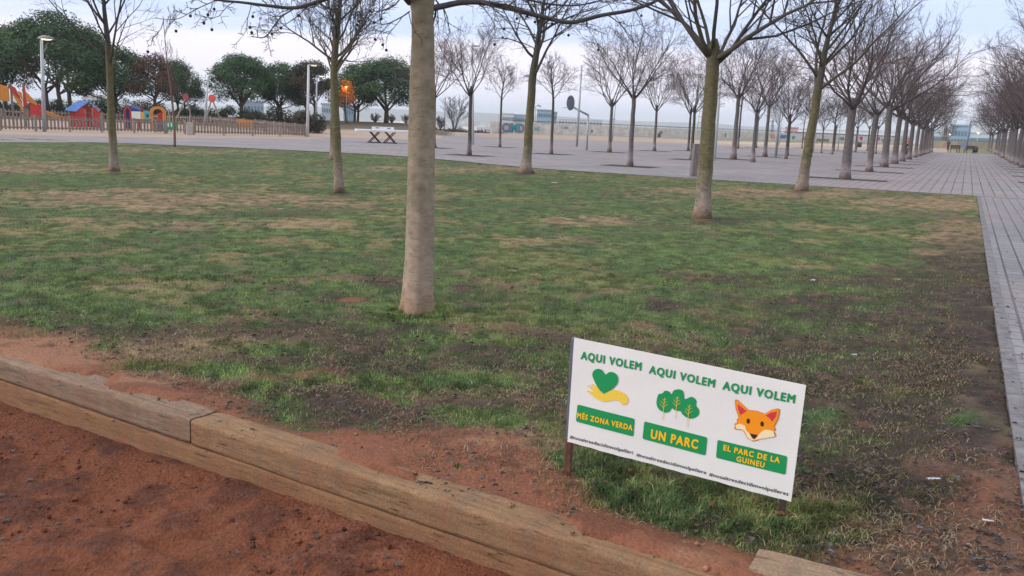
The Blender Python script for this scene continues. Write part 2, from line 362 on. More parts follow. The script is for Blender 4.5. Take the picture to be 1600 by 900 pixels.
# ---- paving
def paver_mat(name, c1, c2, joint, wa, wb, jw, rowvis=.3, stagger=.5):
    m = bpy.data.materials.new(name); m.use_nodes = True; t = m.node_tree; b = t.nodes['Principled BSDF']; b.inputs['Roughness'].default_value = .85; b.inputs['Specular IOR Level'].default_value = .3
    co = t.nodes.new('ShaderNodeTexCoord'); mp = t.nodes.new('ShaderNodeMapping'); mp.vector_type = 'TEXTURE'
    mp.inputs['Rotation'].default_value = (0, 0, R(90) - AV); t.links.new(co.outputs['Object'], mp.inputs[0])   # local x runs along the avenue
    br = t.nodes.new('ShaderNodeTexBrick'); br.offset = stagger; br.inputs['Scale'].default_value = 1
    br.inputs['Brick Width'].default_value = wa; br.inputs['Row Height'].default_value = wb; br.inputs['Mortar Size'].default_value = jw; br.inputs['Mortar Smooth'].default_value = .3
    br.inputs['Color1'].default_value = (*c1, 1); br.inputs['Color2'].default_value = (*c2, 1); br.inputs['Mortar'].default_value = (*joint, 1); br.inputs['Bias'].default_value = 0
    t.links.new(mp.outputs[0], br.inputs['Vector'])
    z = t.nodes.new('ShaderNodeTexNoise'); z.inputs['Scale'].default_value = .35; z.inputs['Detail'].default_value = 8; z.inputs['Roughness'].default_value = .65; t.links.new(co.outputs['Object'], z.inputs['Vector'])
    mr = t.nodes.new('ShaderNodeMapRange'); mr.inputs[1].default_value = .3; mr.inputs[2].default_value = .7; mr.inputs[3].default_value = .8; mr.inputs[4].default_value = 1.15; t.links.new(z.outputs[0], mr.inputs[0])
    z3 = t.nodes.new('ShaderNodeTexNoise'); z3.inputs['Scale'].default_value = 14; z3.inputs['Detail'].default_value = 6; t.links.new(co.outputs['Object'], z3.inputs['Vector'])
    mr3 = t.nodes.new('ShaderNodeMapRange'); mr3.inputs[1].default_value = .3; mr3.inputs[2].default_value = .7; mr3.inputs[3].default_value = .82; mr3.inputs[4].default_value = 1.12; t.links.new(z3.outputs[0], mr3.inputs[0])
    mu = t.nodes.new('ShaderNodeMath'); mu.operation = 'MULTIPLY'; t.links.new(mr.outputs[0], mu.inputs[0]); t.links.new(mr3.outputs[0], mu.inputs[1])
    v = t.nodes.new('ShaderNodeVectorMath'); v.operation = 'SCALE'; t.links.new(br.outputs[0], v.inputs[0]); t.links.new(mu.outputs[0], v.inputs['Scale'])
    # red dust blown across
    z2 = t.nodes.new('ShaderNodeTexNoise'); z2.inputs['Scale'].default_value = .12; z2.inputs['Detail'].default_value = 5; t.links.new(co.outputs['Object'], z2.inputs['Vector'])
    mr2 = t.nodes.new('ShaderNodeMapRange'); mr2.inputs[1].default_value = .45; mr2.inputs[2].default_value = .7; mr2.inputs[4].default_value = .6; t.links.new(z2.outputs[0], mr2.inputs[0])
    mx = t.nodes.new('ShaderNodeMix'); mx.data_type = 'RGBA'; t.links.new(mr2.outputs[0], mx.inputs[0]); t.links.new(v.outputs[0], mx.inputs[6]); mx.inputs[7].default_value = (.30, .225, .215, 1)
    t.links.new(mx.outputs[2], b.inputs['Base Color'])
    bp = t.nodes.new('ShaderNodeBump'); bp.inputs['Strength'].default_value = .5; bp.inputs['Distance'].default_value = .006; bp.invert = True
    t.links.new(br.outputs['Fac'], bp.inputs['Height']); t.links.new(bp.outputs[0], b.inputs['Normal'])
    return m
m_plaza = paver_mat('plaza slabs', (.288, .260, .268), (.250, .222, .230), (.115, .10, .105), .9, .30, .022)
m_path = paver_mat('path bricks', (.245, .238, .255), (.205, .198, .215), (.09, .082, .082), .30, .20, .014)
m_kerb = mat('pale kerb stone', (.22, .205, .21), .85, .45, 8, bump=.3)
def sheet(name, P, z, m, kind='structure'):
    bm = bmesh.new(); vs = [bm.verts.new((q[0], q[1], z)) for q in P]
    for t3 in tessellate_polygon([[Vector((q[0], q[1], 0)) for q in P]]): bm.faces.new([vs[i_] for i_ in t3])
    bmesh.ops.recalc_face_normals(bm, faces=bm.faces); bm.normal_update()
    for f in bm.faces:
        if f.normal.z < 0: f.normal_flip()
    area_ = sum(f.calc_area() for f in bm.faces); me = bpy.data.meshes.new(name); bm.to_mesh(me); bm.free(); me.materials.append(m)
    o = bpy.data.objects.new(name, me); COL.objects.link(o); o['kind'] = kind; o['area'] = area_; return o
def smooth_px(pts, n=6):
    P = [np.array(p, float) for p in pts]; O = []
    for i in range(len(P) - 1):
        p0, p1, p2, p3 = P[max(i - 1, 0)], P[i], P[i + 1], P[min(i + 2, len(P) - 1)]
        for k in range(n):
            t = k / n; O.append(.5 * ((2 * p1) + (-p0 + p2) * t + (2 * p0 - 5 * p1 + 4 * p2 - p3) * t * t + (-p0 + 3 * p1 - 3 * p2 + p3) * t ** 3))
    return O + [P[-1]]
c_edge = C0 - AVR * 11.0
nearE = smooth_px([G(*q)[:2] for q in [(-420, 210), (-200, 219), (0, 222), (150, 222.5), (300, 228), (480, 236), (640, 245), (820, 261.5)]] + [c_edge]) + [C0, C0 + AVR * 26]
fe = G(1456, 237)[:2]; farE = [C0 + AVR * 26 + AU * float((fe - C0) @ AU), fe] + [G(*q)[:2] for q in [(1300, 233.5), (1150, 228.5), (1000, 222), (860, 217.5), (740, 213), (640, 210.5), (560, 213), (480, 217), (250, 214.5), (0, 210.5), (-420, 196)]]
P_ = nearE + farE
sa = .5 * sum(P_[i - 1][0] * P_[i][1] - P_[i][0] * P_[i - 1][1] for i in range(len(P_)))
sheet('plaza', nearE + farE, .004, m_plaza)
pe = [C0 - AU * 30 + AVR * .07, C0 - AU * 30 + AVR * 6, C0 + AVR * 6 - AU * .35, C0 - AU * .35 + AVR * .07]
sheet('path', pe, .008, m_path)
k = MB(); M4 = Matrix.Translation((0, 0, 0)) @ Matrix.Rotation(R(90) - AV, 4, 'Z')
def kerb(a, b, w, h, name):
    a = np.array(a); b = np.array(b); d = (b - a) / np.linalg.norm(b - a); n = np.array([-d[1], d[0]]) * w / 2
    mb = MB(); L = np.linalg.norm(b - a); x = 0
    while x < L - .05:
        p = a + d * x; q = a + d * min(x + .985, L)
        V = [(*(p - n), -.1), (*(q - n), -.1), (*(q + n), -.1), (*(p + n), -.1), (*(p - n), h), (*(q - n), h), (*(q + n), h), (*(p + n), h)]
        mb.add(V, [(3, 2, 1, 0), (4, 5, 6, 7), (0, 1, 5, 4), (1, 2, 6, 5), (2, 3, 7, 6), (3, 0, 4, 7)]); x += 1.0
    o = mb.build(name, m_kerb, None); o['kind'] = 'structure'; return o
kerb(C0 - AU * 30 + AVR * .12, C0 - AU * .45 + AVR * .12, .09, .013, 'kerb')
kerb(C0 - AU * .2 - AVR * .0, C0 + AVR * 6 - AU * .2, .22, .012, 'kerb')
kerb(c_edge, C0 - AVR * .05, .09, .010, 'kerb')

# ---- grass on the lawn (beyond counting)
def scatter_px(n, y0, y1, x0=-20, x1=1620, z=0.0):
    px = rng.uniform(x0, x1, n); py = rng.uniform(y0, y1, n); D = (MR @ np.stack([px - 800, 450 - py, np.full(n, -FPX)])).T; t = (z - CAMZ) / D[:, 2]
    return D[:, 0] * t, D[:, 1] * t, px, py
def blades(n, y0, y1, x0, x1, hgt, wid, seg):
    px = rng.uniform(x0, x1, n); py = rng.uniform(y0, y1, n)
    D = (MR @ np.stack([px - 800, 450 - py, np.full(n, -FPX)])).T
    D = D[D[:, 2] < -.03]; t = -CAMZ / D[:, 2]; x = D[:, 0] * t; y = D[:, 1] * t
    s, tt = tcoord(x, y); du = (x - C0[0]) * AVR[0] + (y - C0[1]) * AVR[1]; dv = (x - C0[0]) * AU[0] + (y - C0[1]) * AU[1]
    P0, P1, tan, mud_shade, red, grn, a, b, c = lawn_weights(x, y)
    nearline = np.interp(P0, [-400, 0, 150, 300, 480, 640, 820, 950, 1243, 1522], [206, 222, 222.5, 228, 236, 245, 261.5, 269, 287, 306])
    clump = fbm(x / .05, y / .05, 2, 91)
    dens = (1 - .86 * red) * (1 - .40 * mud_shade) * (.35 + .9 * clump) * np.where(tan > .5, .9, 1) * (1 - .5 * sstep(-.3, .1, du))
    ok = (tt > .26) & (du < .06) & (P1 > nearline + .4) & (rng.uniform(0, 1, len(x)) < dens) & (y > 0)
    # keep the trunk feet free
    x, y, P0, P1, tan, mud_shade, red, grn, a, b, c = [q[ok] for q in (x, y, P0, P1, tan, mud_shade, red, grn, a, b, c)]
    n = len(x); dist = np.hypot(x, y)
    Z = -.004 + (a * .05 + b * .035 + c * .018) * np.clip((dist - 1) / 4, .4, 1) - .004
    h = hgt * rng.uniform(.5, 1.4, n) * (1 + .55 * np.clip(grn, 0, 1) * (P1 > 700)) * (1 - .35 * tan) * (1 - .3 * mud_shade) * (.7 + .6 * clump[ok])
    w = np.maximum(wid * rng.uniform(.7, 1.3, n), dist * .00022)
    ang = rng.uniform(0, 2 * math.pi, n); la = rng.uniform(0, 2 * math.pi, n); lean = rng.uniform(.15, 1.1, n) * (1 + .6 * tan)
    sx, sy = np.cos(ang) * w, np.sin(ang) * w; lx, ly = np.cos(la) * lean * h, np.sin(la) * lean * h
    base = np.stack([x, y, Z], 1)
    col = grass_col(P0, P1, a, b, grn)
    dry = (rng.uniform(0, 1, n) < .10 + .8 * tan + .58 * mud_shade + .7 * red * (grn < .3))
    col = np.where(dry[:, None], STRAW * rng.uniform(.55, 1.15, (n, 1)) * np.where((mud_shade > .5)[:, None], rng.uniform(.25, 1.0, (n, 1)), 1.0), col)
    col = np.where((P0 > 1380)[:, None] & dry[:, None], col * np.array([1.0, .92, .68]), col)
    fine = fbm(x / (.05 + dist * .006), y / (.05 + dist * .006), 3, 111); col = col * (rng.uniform(.65, 1.4, (n, 1)) * (.45 + 1.1 * sstep(.25, .7, fine)[:, None]))
    if seg == 1:
        V = np.stack([base - np.stack([sx, sy, 0 * sx], 1), base + np.stack([sx, sy, 0 * sx], 1), base + np.stack([lx, ly, h], 1)], 1).reshape(-1, 3)
        F = np.arange(3 * n).reshape(n, 3); C = np.repeat(col, 3, 0)
    else:
        mid = base + np.stack([lx * .35, ly * .35, h * .62], 1); tip = base + np.stack([lx * 1.1, ly * 1.1, h * (1 - .25 * lean)], 1); o = np.stack([sx, sy, 0 * sx], 1)
        V = np.stack([base - o, base + o, mid + o * .8, mid - o * .8, tip], 1).reshape(-1, 3)
        k = 5 * np.arange(n)[:, None]; F = np.concatenate([k + [0, 1, 2], k + [0, 2, 3], k + [3, 2, 4]], 0); C = np.repeat(col, 5, 0)
    return V, F, C
m_grass = attr_mat('grass blades', .75, 0, 1, .12, 3, spec=.2)
def curls(n, y0, y1):
    x, y, px, py = scatter_px(n, y0, y1); s, t = tcoord(x, y); P0, P1, tan, mud_shade, red, grn, a, b, c = lawn_weights(x, y); du = (x - C0[0]) * AVR[0] + (y - C0[1]) * AVR[1]
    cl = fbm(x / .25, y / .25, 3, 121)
    ok = (t > .16) & (du < .22) & (rng.uniform(0, 1, len(x)) < (.25 * tan + .38 * mud_shade + .10 * red) * sstep(.35, .6, cl) * 1.5 * np.where(du > 0, .4, 1)); x, y, P0, a, b, c = [q[ok] for q in (x, y, P0, a, b, c)]; n = len(x)
    L = rng.uniform(.02, .06, n); w = .0011 + np.hypot(x, y) * .00012; th = rng.uniform(0, 6.283, n); k = rng.normal(0, 22, n); pts = []; z = -.004 + (a * .05 + b * .035 + c * .018) + .008
    for i in range(5):
        u = i / 4 * L; tt = th + k * u; pts.append((x + u * np.cos(th + k * u * .5), y + u * np.sin(th + k * u * .5), z + .014 * np.sin(i / 4 * math.pi) * (L / .05), tt))
    V = []
    for X_, Y_, Z_, T_ in pts: V += [np.stack([X_ - np.sin(T_) * w, Y_ + np.cos(T_) * w, Z_], 1), np.stack([X_ + np.sin(T_) * w, Y_ - np.cos(T_) * w, Z_ + .0005], 1)]
    V = np.stack(V, 1).reshape(-1, 3); q = 10 * np.arange(n)[:, None]; F = np.concatenate([np.concatenate([q + [2 * i, 2 * i + 1, 2 * i + 3], q + [2 * i, 2 * i + 3, 2 * i + 2]]) for i in range(4)])
    pal_ = np.array([[.24, .18, .11], [.19, .135, .08], [.13, .085, .055], [.07, .05, .04], [.29, .23, .15]]); C = pal_[rng.integers(0, 5, n)] * rng.uniform(.6, 1.15, (n, 1)); return V, F, np.repeat(C, 10, 0)
VV, FF, CC = [], [], []; off = 0
for args in [(150000, 224, 300, -60, 1560, .022, .0032, 1), (200000, 296, 440, -60, 1600, .024, .0022, 1), (170000, 430, 620, -40, 1640, .026, .0017, 2), (190000, 590, 905, -20, 1640, .024, .0014, 2), (16000, 735, 850, 880, 1360, .032, .0015, 2), (5000, 476, 496, 606, 708, .04, .0018, 2)]:
    V, F, C = blades(*args); VV.append(V); FF.append(F + off); CC.append(C); off += len(V)
for args in [(30000, 400, 620), (40000, 560, 905)]:
    V, F, C = curls(*args); VV.append(V); FF.append(F + off); CC.append(C); off += len(V)
npmesh('lawn_grass', np.concatenate(VV), np.concatenate(FF), m_grass, tint=np.concatenate(CC), kind='stuff')

# ---- fallen leaves, clods of earth
def leaves(x, y, z, size, cols):
    n = len(x); a = rng.uniform(0, 2 * math.pi, n); s = size * rng.uniform(.5, 1.5, n); cu = rng.uniform(.1, .7, n) * s
    ux, uy = np.cos(a), np.sin(a); B = np.stack([x, y, z], 1)
    U = np.stack([ux, uy, 0 * ux], 1) * s[:, None]; Wv = np.stack([-uy, ux, 0 * ux], 1) * (s * rng.uniform(.35, .8, n))[:, None]; up = np.array([0, 0, 1.0])
    ti = np.stack([rng.normal(0, .25, n), rng.normal(0, .25, n)], 1)
    q = [B - U, B - U * .3 + Wv * .8 + up * cu[:, None], B + U * .4 + Wv + up * cu[:, None] * .8, B + U + up * (cu * .3)[:, None], B + U * .3 - Wv + up * (cu * .9)[:, None], B - U * .4 - Wv * .7 + up * (cu * .5)[:, None], B + up * .002]
    V = np.stack(q, 1).reshape(-1, 3); k = 7 * np.arange(n)[:, None]
    F = np.concatenate([k + [i, (i + 1) % 6, 6] for i in range(6)], 0)
    return V, F, np.repeat(cols, 7, 0)
x, y, px, py = scatter_px(30000, 300, 900)
s, t = tcoord(x, y); P0, P1, tan, mud_shade, red, grn, a, b, c = lawn_weights(x, y); du = (x - C0[0]) * AVR[0] + (y - C0[1]) * AVR[1]
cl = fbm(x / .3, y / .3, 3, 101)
ok = (rng.uniform(0, 1, len(x)) < (.03 + .30 * mud_shade + .045 * red + .05 * (tan > .3)) * np.where(cl > .52, 1.4, .35)) & (t > .05) & (du < .5)
x, y = x[ok], y[ok]; n = len(x)
pal = np.array([[.05, .045, .045], [.07, .06, .06], [.10, .09, .095], [.12, .07, .045], [.04, .03, .03]])
x, y, n_ = x, y, len(x)
xf, yf, pxf, pyf = scatter_px(5000, 236, 560); s, t = tcoord(xf, yf); cl = fbm(xf / 1.5, yf / 1.5, 3, 105); duf = (xf - C0[0]) * AVR[0] + (yf - C0[1]) * AVR[1]; NLf = np.interp(pxf, NLx, NLy)
okf = (cl > .45) & (duf < -.1) & (pyf > NLf + 3) & (t > .2) & (rng.uniform(0, 1, len(xf)) < .75); xf, yf = xf[okf], yf[okf]
V0, F0, C0_ = leaves(xf, yf, np.full(len(xf), .016), .016, np.array([.045, .038, .03]) * rng.uniform(.5, 2.0, (len(xf), 1)))
V1, F1, C1 = leaves(x, y, np.full(n, .008) + rng.uniform(0, .010, n), .0135, pal[rng.integers(0, 5, n)] * rng.uniform(.7, 1.3, (n, 1)))
x, y, px, py = scatter_px(26000, 560, 900, z=-.2); s, t = tcoord(x, y); cl = fbm(x / .3, y / .3, 3, 103); ok = (t < -.05) & (cl > .44); x, y = x[ok], y[ok]; n = len(x)
f1 = fbm(x / 1.3, y / 1.3, 4, 61) - .5; f2 = fbm(x / .22, y / .22, 4, 71) - .5; f3 = fbm(x / .06, y / .06, 3, 81) - .5; f4 = np.abs(fbm(x / .5, y / .5, 3, 77) - .5); s, t = tcoord(x, y)
kk = .35 + .65 * sstep(0, -.35, t)
Zp = -.245 + .04 * sstep(1.0, 2.6, s) * sstep(-.5, 0, t) + kk * (f1 * .12 + f2 * .085 - f4 * .09 + f3 * .036) - .05 * sstep(0, -1.5, t)
sel = rng.uniform(0, 1, n) < .03
V2, F2, C2 = leaves(x[sel], y[sel], Zp[sel] + .006, .014, pal[rng.integers(0, 5, sel.sum())])
m_leaf = attr_mat('dead leaves', .8, 0, 1, .2, 60, spec=.12)
npmesh('fallen_leaves', np.concatenate([V1, V2, V0]), np.concatenate([F1, F2 + len(V1), F0 + len(V1) + len(V2)]), m_leaf, tint=np.concatenate([C1, C2, C0_]), kind='stuff')
def clods(x, y, z, size, cols):
    n = len(x); dirs = np.array([[1, 0, 0], [-1, 0, 0], [0, 1, 0], [0, -1, 0], [0, 0, 1], [0, 0, -1], [.6, .6, .5], [-.6, .6, .4], [.6, -.6, .4], [-.6, -.6, .5]], float)
    tri = np.array([[0, 6, 4], [6, 2, 4], [2, 7, 4], [7, 1, 4], [1, 9, 4], [9, 3, 4], [3, 8, 4], [8, 0, 4], [0, 5, 2], [2, 5, 1], [1, 5, 3], [3, 5, 0], [0, 2, 6], [2, 1, 7], [1, 3, 9], [3, 0, 8]])
    V = dirs[None] * (size[:, None, None] * rng.uniform(.55, 1.15, (n, 10, 3))); V += np.stack([x, y, z], 1)[:, None]
    return V.reshape(-1, 3), (tri[None] + 10 * np.arange(n)[:, None, None]).reshape(-1, 3), np.repeat(cols, 10, 0)
sz = rng.pareto(2.8, n) * .0020 + .0014; sz = np.minimum(sz, .016)
A = clods(x, y, Zp + sz * .3, sz, np.array([.17, .058, .032]) * rng.uniform(.5, 1.3, (n, 1)))
x, y, px, py = scatter_px(16000, 520, 900); s, t = tcoord(x, y); P0, P1, tan, mud_shade, red, grn, a, b, c = lawn_weights(x, y); ok = (t > .04) & (red > .5) & (rng.uniform(0, 1, len(x)) < .28); x, y, t = x[ok], y[ok], t[ok]; n = len(x)
sz = np.minimum(rng.pareto(2.4, n) * .0022 + .002, .014)
a, b, c = a[ok], b[ok], c[ok]; z0 = np.where(t < .25, .024, -.004 + (a * .05 + b * .035 + c * .018) * .6)
B = clods(x, y, z0 + sz * .3, sz, np.array([.32, .15, .09]) * rng.uniform(.35, 1.2, (n, 1)))
npmesh('soil_clods', np.concatenate([A[0], B[0]]), np.concatenate([A[1], B[1] + len(A[0])]), m_pit, tint=np.concatenate([A[2], B[2]]), kind='stuff')
# ================================================================== TIMBER EDGE OF THE SAND PIT
def wood_mat(name, c1, c2, cs, dirt=(.20, .088, .05), damt=.5):
    m = bpy.data.materials.new(name); m.use_nodes = True; t = m.node_tree; b = t.nodes['Principled BSDF']; b.inputs['Roughness'].default_value = .85; b.inputs['Specular IOR Level'].default_value = .2
    co = t.nodes.new('ShaderNodeTexCoord'); mp = t.nodes.new('ShaderNodeMapping'); mp.inputs['Scale'].default_value = (1.8, 20, 20); t.links.new(co.outputs['Object'], mp.inputs[0])
    z = t.nodes.new('ShaderNodeTexNoise'); z.inputs['Scale'].default_value = 2.2; z.inputs['Detail'].default_value = 8; z.inputs['Roughness'].default_value = .6; z.inputs['Distortion'].default_value = .5; t.links.new(mp.outputs[0], z.inputs['Vector'])
    r = t.nodes.new('ShaderNodeValToRGB'); e = r.color_ramp.elements; e[0].position = .28; e[0].color = (*cs, 1); e[1].position = .68; e[1].color = (*c1, 1); q = e.new(.45); q.color = (*c2, 1)
    t.links.new(z.outputs[0], r.inputs[0])
    z2 = t.nodes.new('ShaderNodeTexNoise'); z2.inputs['Scale'].default_value = 1.7; z2.inputs['Detail'].default_value = 7; z2.inputs['Roughness'].default_value = .7; t.links.new(co.outputs['Object'], z2.inputs['Vector'])
    mr = t.nodes.new('ShaderNodeMapRange'); mr.inputs[1].default_value = .42; mr.inputs[2].default_value = .66; mr.inputs[4].default_value = damt; t.links.new(z2.outputs[0], mr.inputs[0])
    mx = t.nodes.new('ShaderNodeMix'); mx.data_type = 'RGBA'; t.links.new(mr.outputs[0], mx.inputs[0]); t.links.new(r.outputs[0], mx.inputs[6]); mx.inputs[7].default_value = (*dirt, 1)
    # damp grey-green stain blotches, and saw marks
    mp3 = t.nodes.new('ShaderNodeMapping'); mp3.inputs['Scale'].default_value = (9, 1.5, 1.5); t.links.new(co.outputs['Object'], mp3.inputs[0])
    z3 = t.nodes.new('ShaderNodeTexNoise'); z3.inputs['Scale'].default_value = 1.2; z3.inputs['Detail'].default_value = 6; t.links.new(mp3.outputs[0], z3.inputs['Vector'])
    mr3 = t.nodes.new('ShaderNodeMapRange'); mr3.inputs[1].default_value = .5; mr3.inputs[2].default_value = .75; mr3.inputs[4].default_value = .55; t.links.new(z3.outputs[0], mr3.inputs[0])
    mx3 = t.nodes.new('ShaderNodeMix'); mx3.data_type = 'RGBA'; t.links.new(mr3.outputs[0], mx3.inputs[0]); t.links.new(mx.outputs[2], mx3.inputs[6]); mx3.inputs[7].default_value = (.13, .11, .075, 1)
    mp4 = t.nodes.new('ShaderNodeMapping'); mp4.inputs['Scale'].default_value = (1.1, 30, 30); t.links.new(co.outputs['Object'], mp4.inputs[0])
    z4 = t.nodes.new('ShaderNodeTexNoise'); z4.inputs['Scale'].default_value = 1.5; z4.inputs['Detail'].default_value = 2; t.links.new(mp4.outputs[0], z4.inputs['Vector'])
    r4 = t.nodes.new('ShaderNodeValToRGB'); e4 = r4.color_ramp.elements; e4[0].position = .485; e4[0].color = (0, 0, 0, 1); e4[1].position = .515; e4[1].color = (0, 0, 0, 1); q4 = e4.new(.5); q4.color = (1, 1, 1, 1); t.links.new(z4.outputs[0], r4.inputs[0])
    z5 = t.nodes.new('ShaderNodeTexNoise'); z5.inputs['Scale'].default_value = 4; t.links.new(co.outputs['Object'], z5.inputs['Vector']); m5 = t.nodes.new('ShaderNodeMath'); m5.operation = 'GREATER_THAN'; m5.inputs[1].default_value = .55; t.links.new(z5.outputs[0], m5.inputs[0])
    m6 = t.nodes.new('ShaderNodeMath'); m6.operation = 'MULTIPLY'; t.links.new(r4.outputs[0], m6.inputs[0]); t.links.new(m5.outputs[0], m6.inputs[1])
    mx4 = t.nodes.new('ShaderNodeMix'); mx4.data_type = 'RGBA'; t.links.new(m6.outputs[0], mx4.inputs[0]); t.links.new(mx3.outputs[2], mx4.inputs[6]); mx4.inputs[7].default_value = (.045, .028, .018, 1)
    z7 = t.nodes.new('ShaderNodeTexNoise'); z7.inputs['Scale'].default_value = 90; z7.inputs['Detail'].default_value = 4; t.links.new(co.outputs['Object'], z7.inputs['Vector']); m7 = t.nodes.new('ShaderNodeMapRange'); m7.inputs[1].default_value = .3; m7.inputs[2].default_value = .7; m7.inputs[3].default_value = .75; m7.inputs[4].default_value = 1.2; t.links.new(z7.outputs[0], m7.inputs[0])
    v7 = t.nodes.new('ShaderNodeVectorMath'); v7.operation = 'SCALE'; t.links.new(mx4.outputs[2], v7.inputs[0]); t.links.new(m7.outputs[0], v7.inputs['Scale'])
    t.links.new(v7.outputs[0], b.inputs['Base Color'])
    bp = t.nodes.new('ShaderNodeBump'); bp.inputs['Strength'].default_value = .5; bp.inputs['Distance'].default_value = .006; t.links.new(z.outputs[0], bp.inputs['Height']); t.links.new(bp.outputs[0], b.inputs['Normal'])
    return m
w_grey = wood_mat('weathered grey pine', (.27, .19, .135), (.21, .145, .10), (.11, .075, .05), damt=.6)
w_tan = wood_mat('tan pine', (.29, .18, .10), (.235, .138, .073), (.12, .07, .038), damt=.75)
w_low = wood_mat('orange pine', (.28, .155, .08), (.22, .115, .057), (.11, .06, .03), damt=.75)
w_pale = wood_mat('pale pine', (.31, .215, .145), (.25, .17, .11), (.10, .065, .045), damt=.5)
def sleeper(L, Wd, Hh, m, name='timber_sleeper', seed=0, r=.018):
    """beam along +x from the origin, its top front edge on the x axis, body towards +y and -z"""
    nx = max(8, int(L / .05)); P = []
    c = [(0, -Hh), (0, -r), (r * .3, -r * .3), (r, 0), (Wd - r, 0), (Wd - r * .3, -r * .3), (Wd, -r), (Wd, -Hh)]
    pr = []
    for i in range(len(c)):
        a, b = c[i], c[(i + 1) % len(c)]; k = 7 if (i in (0, 3, 6, 7)) else 1
        for j in range(k): pr.append((a[0] + (b[0] - a[0]) * j / k, a[1] + (b[1] - a[1]) * j / k))
    pr = np.array(pr); n = len(pr); xs = np.linspace(0, L, nx); V = []
    for x in xs:
        e = min(x, L - x); sh = max(0, .012 - e) / .012 * .006
        w1 = (fbm(np.full(n, x / .5) + seed * 7, pr[:, 0] * 9 + pr[:, 1] * 5, 4, 200 + seed) - .5) * .012
        w2 = (fbm(np.full(n, x / .05) + seed * 7, pr[:, 0] * 60 + pr[:, 1] * 45, 3, 210 + seed) - .5) * .004
        cx, cy = Wd / 2, -Hh / 2; dx = pr[:, 0] - cx; dy = pr[:, 1] - cy; l = np.hypot(dx, dy) + 1e-6
        o = w1 + w2 - sh; V.append(np.stack([np.full(n, x), pr[:, 0] + dx / l * o, pr[:, 1] + dy / l * o], 1))
    V = np.concatenate(V); i = np.arange(nx * n).reshape(nx, n)
    F = np.stack([i[:-1], i[1:], np.roll(i, -1, 1)[1:], np.roll(i, -1, 1)[:-1]], -1).reshape(-1, 4)
    mb = MB(); mb.add(V, [tuple(q) for q in F], True); mb.add(V[:n], [tuple(range(n))]); mb.add(V[-n:], [tuple(range(n - 1, -1, -1))])
    bm_o = mb.build(name, m); return bm_o
rz_t = math.atan2(TD[1], TD[0])
JX = 1.790   # joint, metres along the front line
def put_sleeper(o, a, off, ztop_, rz, label, group='timber sleepers edging the sand pit'):
    p = TA + TD * a + TN * off; o.location = (p[0], p[1], ztop_); o.rotation_euler = (0, 0, rz)
    tag(o, label, 'sleeper', group)
jx = float((G(296, 655, .02)[:2] - TA) @ TD)
put_sleeper(sleeper(3.0, .195, .137, w_grey, seed=1), jx - 3.010, .004, .022, rz_t, 'grey weathered timber sleeper on top, left of the dark joint in the pit edge')
put_sleeper(sleeper(3.6, .195, .139, w_tan, seed=2), jx + .006, 0, .020, rz_t - .006, 'tan timber sleeper on top, running from the dark joint to the bottom edge')
put_sleeper(sleeper(6.4, .19, .19, w_low, seed=3, r=.006), jx - 2.7, .004, -.122, rz_t - .003, 'long lower timber sleeper half buried in the red sand under the top ones')
# the short pale sleeper at the bottom right
pb = G(1188, 853, .045); pe_ = G(1345, 893, .045); dd = (pe_ - pb)[:2]; dd /= np.linalg.norm(dd); nn = np.array([dd[1], -dd[0]])
o = sleeper(1.5, .21, .14, w_pale, seed=5, r=.02); o.location = (pb[0] + nn[0] * .21, pb[1] + nn[1] * .21, .045); o.rotation_euler = (0, 0, math.atan2(dd[1], dd[0]))
tag(o, 'pale cracked end of a sleeper lying on the earth below the sign', 'sleeper', 'timber sleepers edging the sand pit')

# ================================================================== THE SIGN
m_board = mat('sign vinyl', (.77, .745, .715), .5, .06, 3, spec=.35, bump=.12, bscale=7); m_stakeg = mat('stake grey paint', (.14, .15, .18), .7, .4, 30, stretch=(1, 1, .2)); m_stakeb = mat('stake rust brown', (.16, .07, .045), .85, .5, 40, stretch=(1, 1, .3), bump=.4)
m_green = mat('sign green', (.012, .27, .085), .5); m_yel = mat('sign yellow', (.86, .50, .02), .5); m_black = mat('sign black', (.02, .02, .022), .5)
m_hand = mat('sign hand yellow', (.82, .56, .07), .5); m_fox = mat('sign fox orange', (.86, .28, .012), .5); m_foxd = mat('sign fox rim', (.62, .17, .02), .5); m_ear = mat('sign ear red', (.60, .04, .06), .5); m_cream = mat('sign cream', (.86, .70, .42), .5); m_eye = mat('sign eye', (.05, .02, .02), .5)
bA, bB = G(890, 740), G(1228, 812)
# board plane: vertical, through the two stakes, a hand's breadth towards the camera
bd = (bB - bA)[:2]; bw = np.linalg.norm(bd); bd = bd / bw; bn = np.array([bd[1], -bd[0]]);
if bn @ (-bA[:2]) < 0: bn = -bn
org = bA[:2] + bn * .02
def on_board(px, py):
    d = ray(px, py); k = (org @ bn) / (d[:2] @ bn); q = d * k + np.array([0, 0, CAMZ]); return np.array([(q[:2] - org) @ bd, q[2]])
SIGN = empty('banner_sign', (bA[0], bA[1], 0), math.atan2(bd[1], bd[0]), 'white banner sign on two stakes with green lettering, heart, trees and fox face', 'sign')
def z6(x, y): return 860 + x / 2.8136, 500 + y / 2.8136
def loc(u, v, h): # board coords -> sign local (x along, y away from the camera, z up)
    sgn = 1 if (np.array([-bd[1], bd[0]]) @ bn) > 0 else -1
    return (u, sgn * (.02 + h), v)
quad = [on_board(*z6(*q)) for q in [(105, 78), (1124, 287), (1058, 800), (75, 535)]]
def wav(u, v): return .0018 * math.sin(u * 7 + v * 4) + .0008 * math.sin(u * 19 + 1.3) * math.cos(v * 8)
NU, NV = 60, 24; V = []; F = []
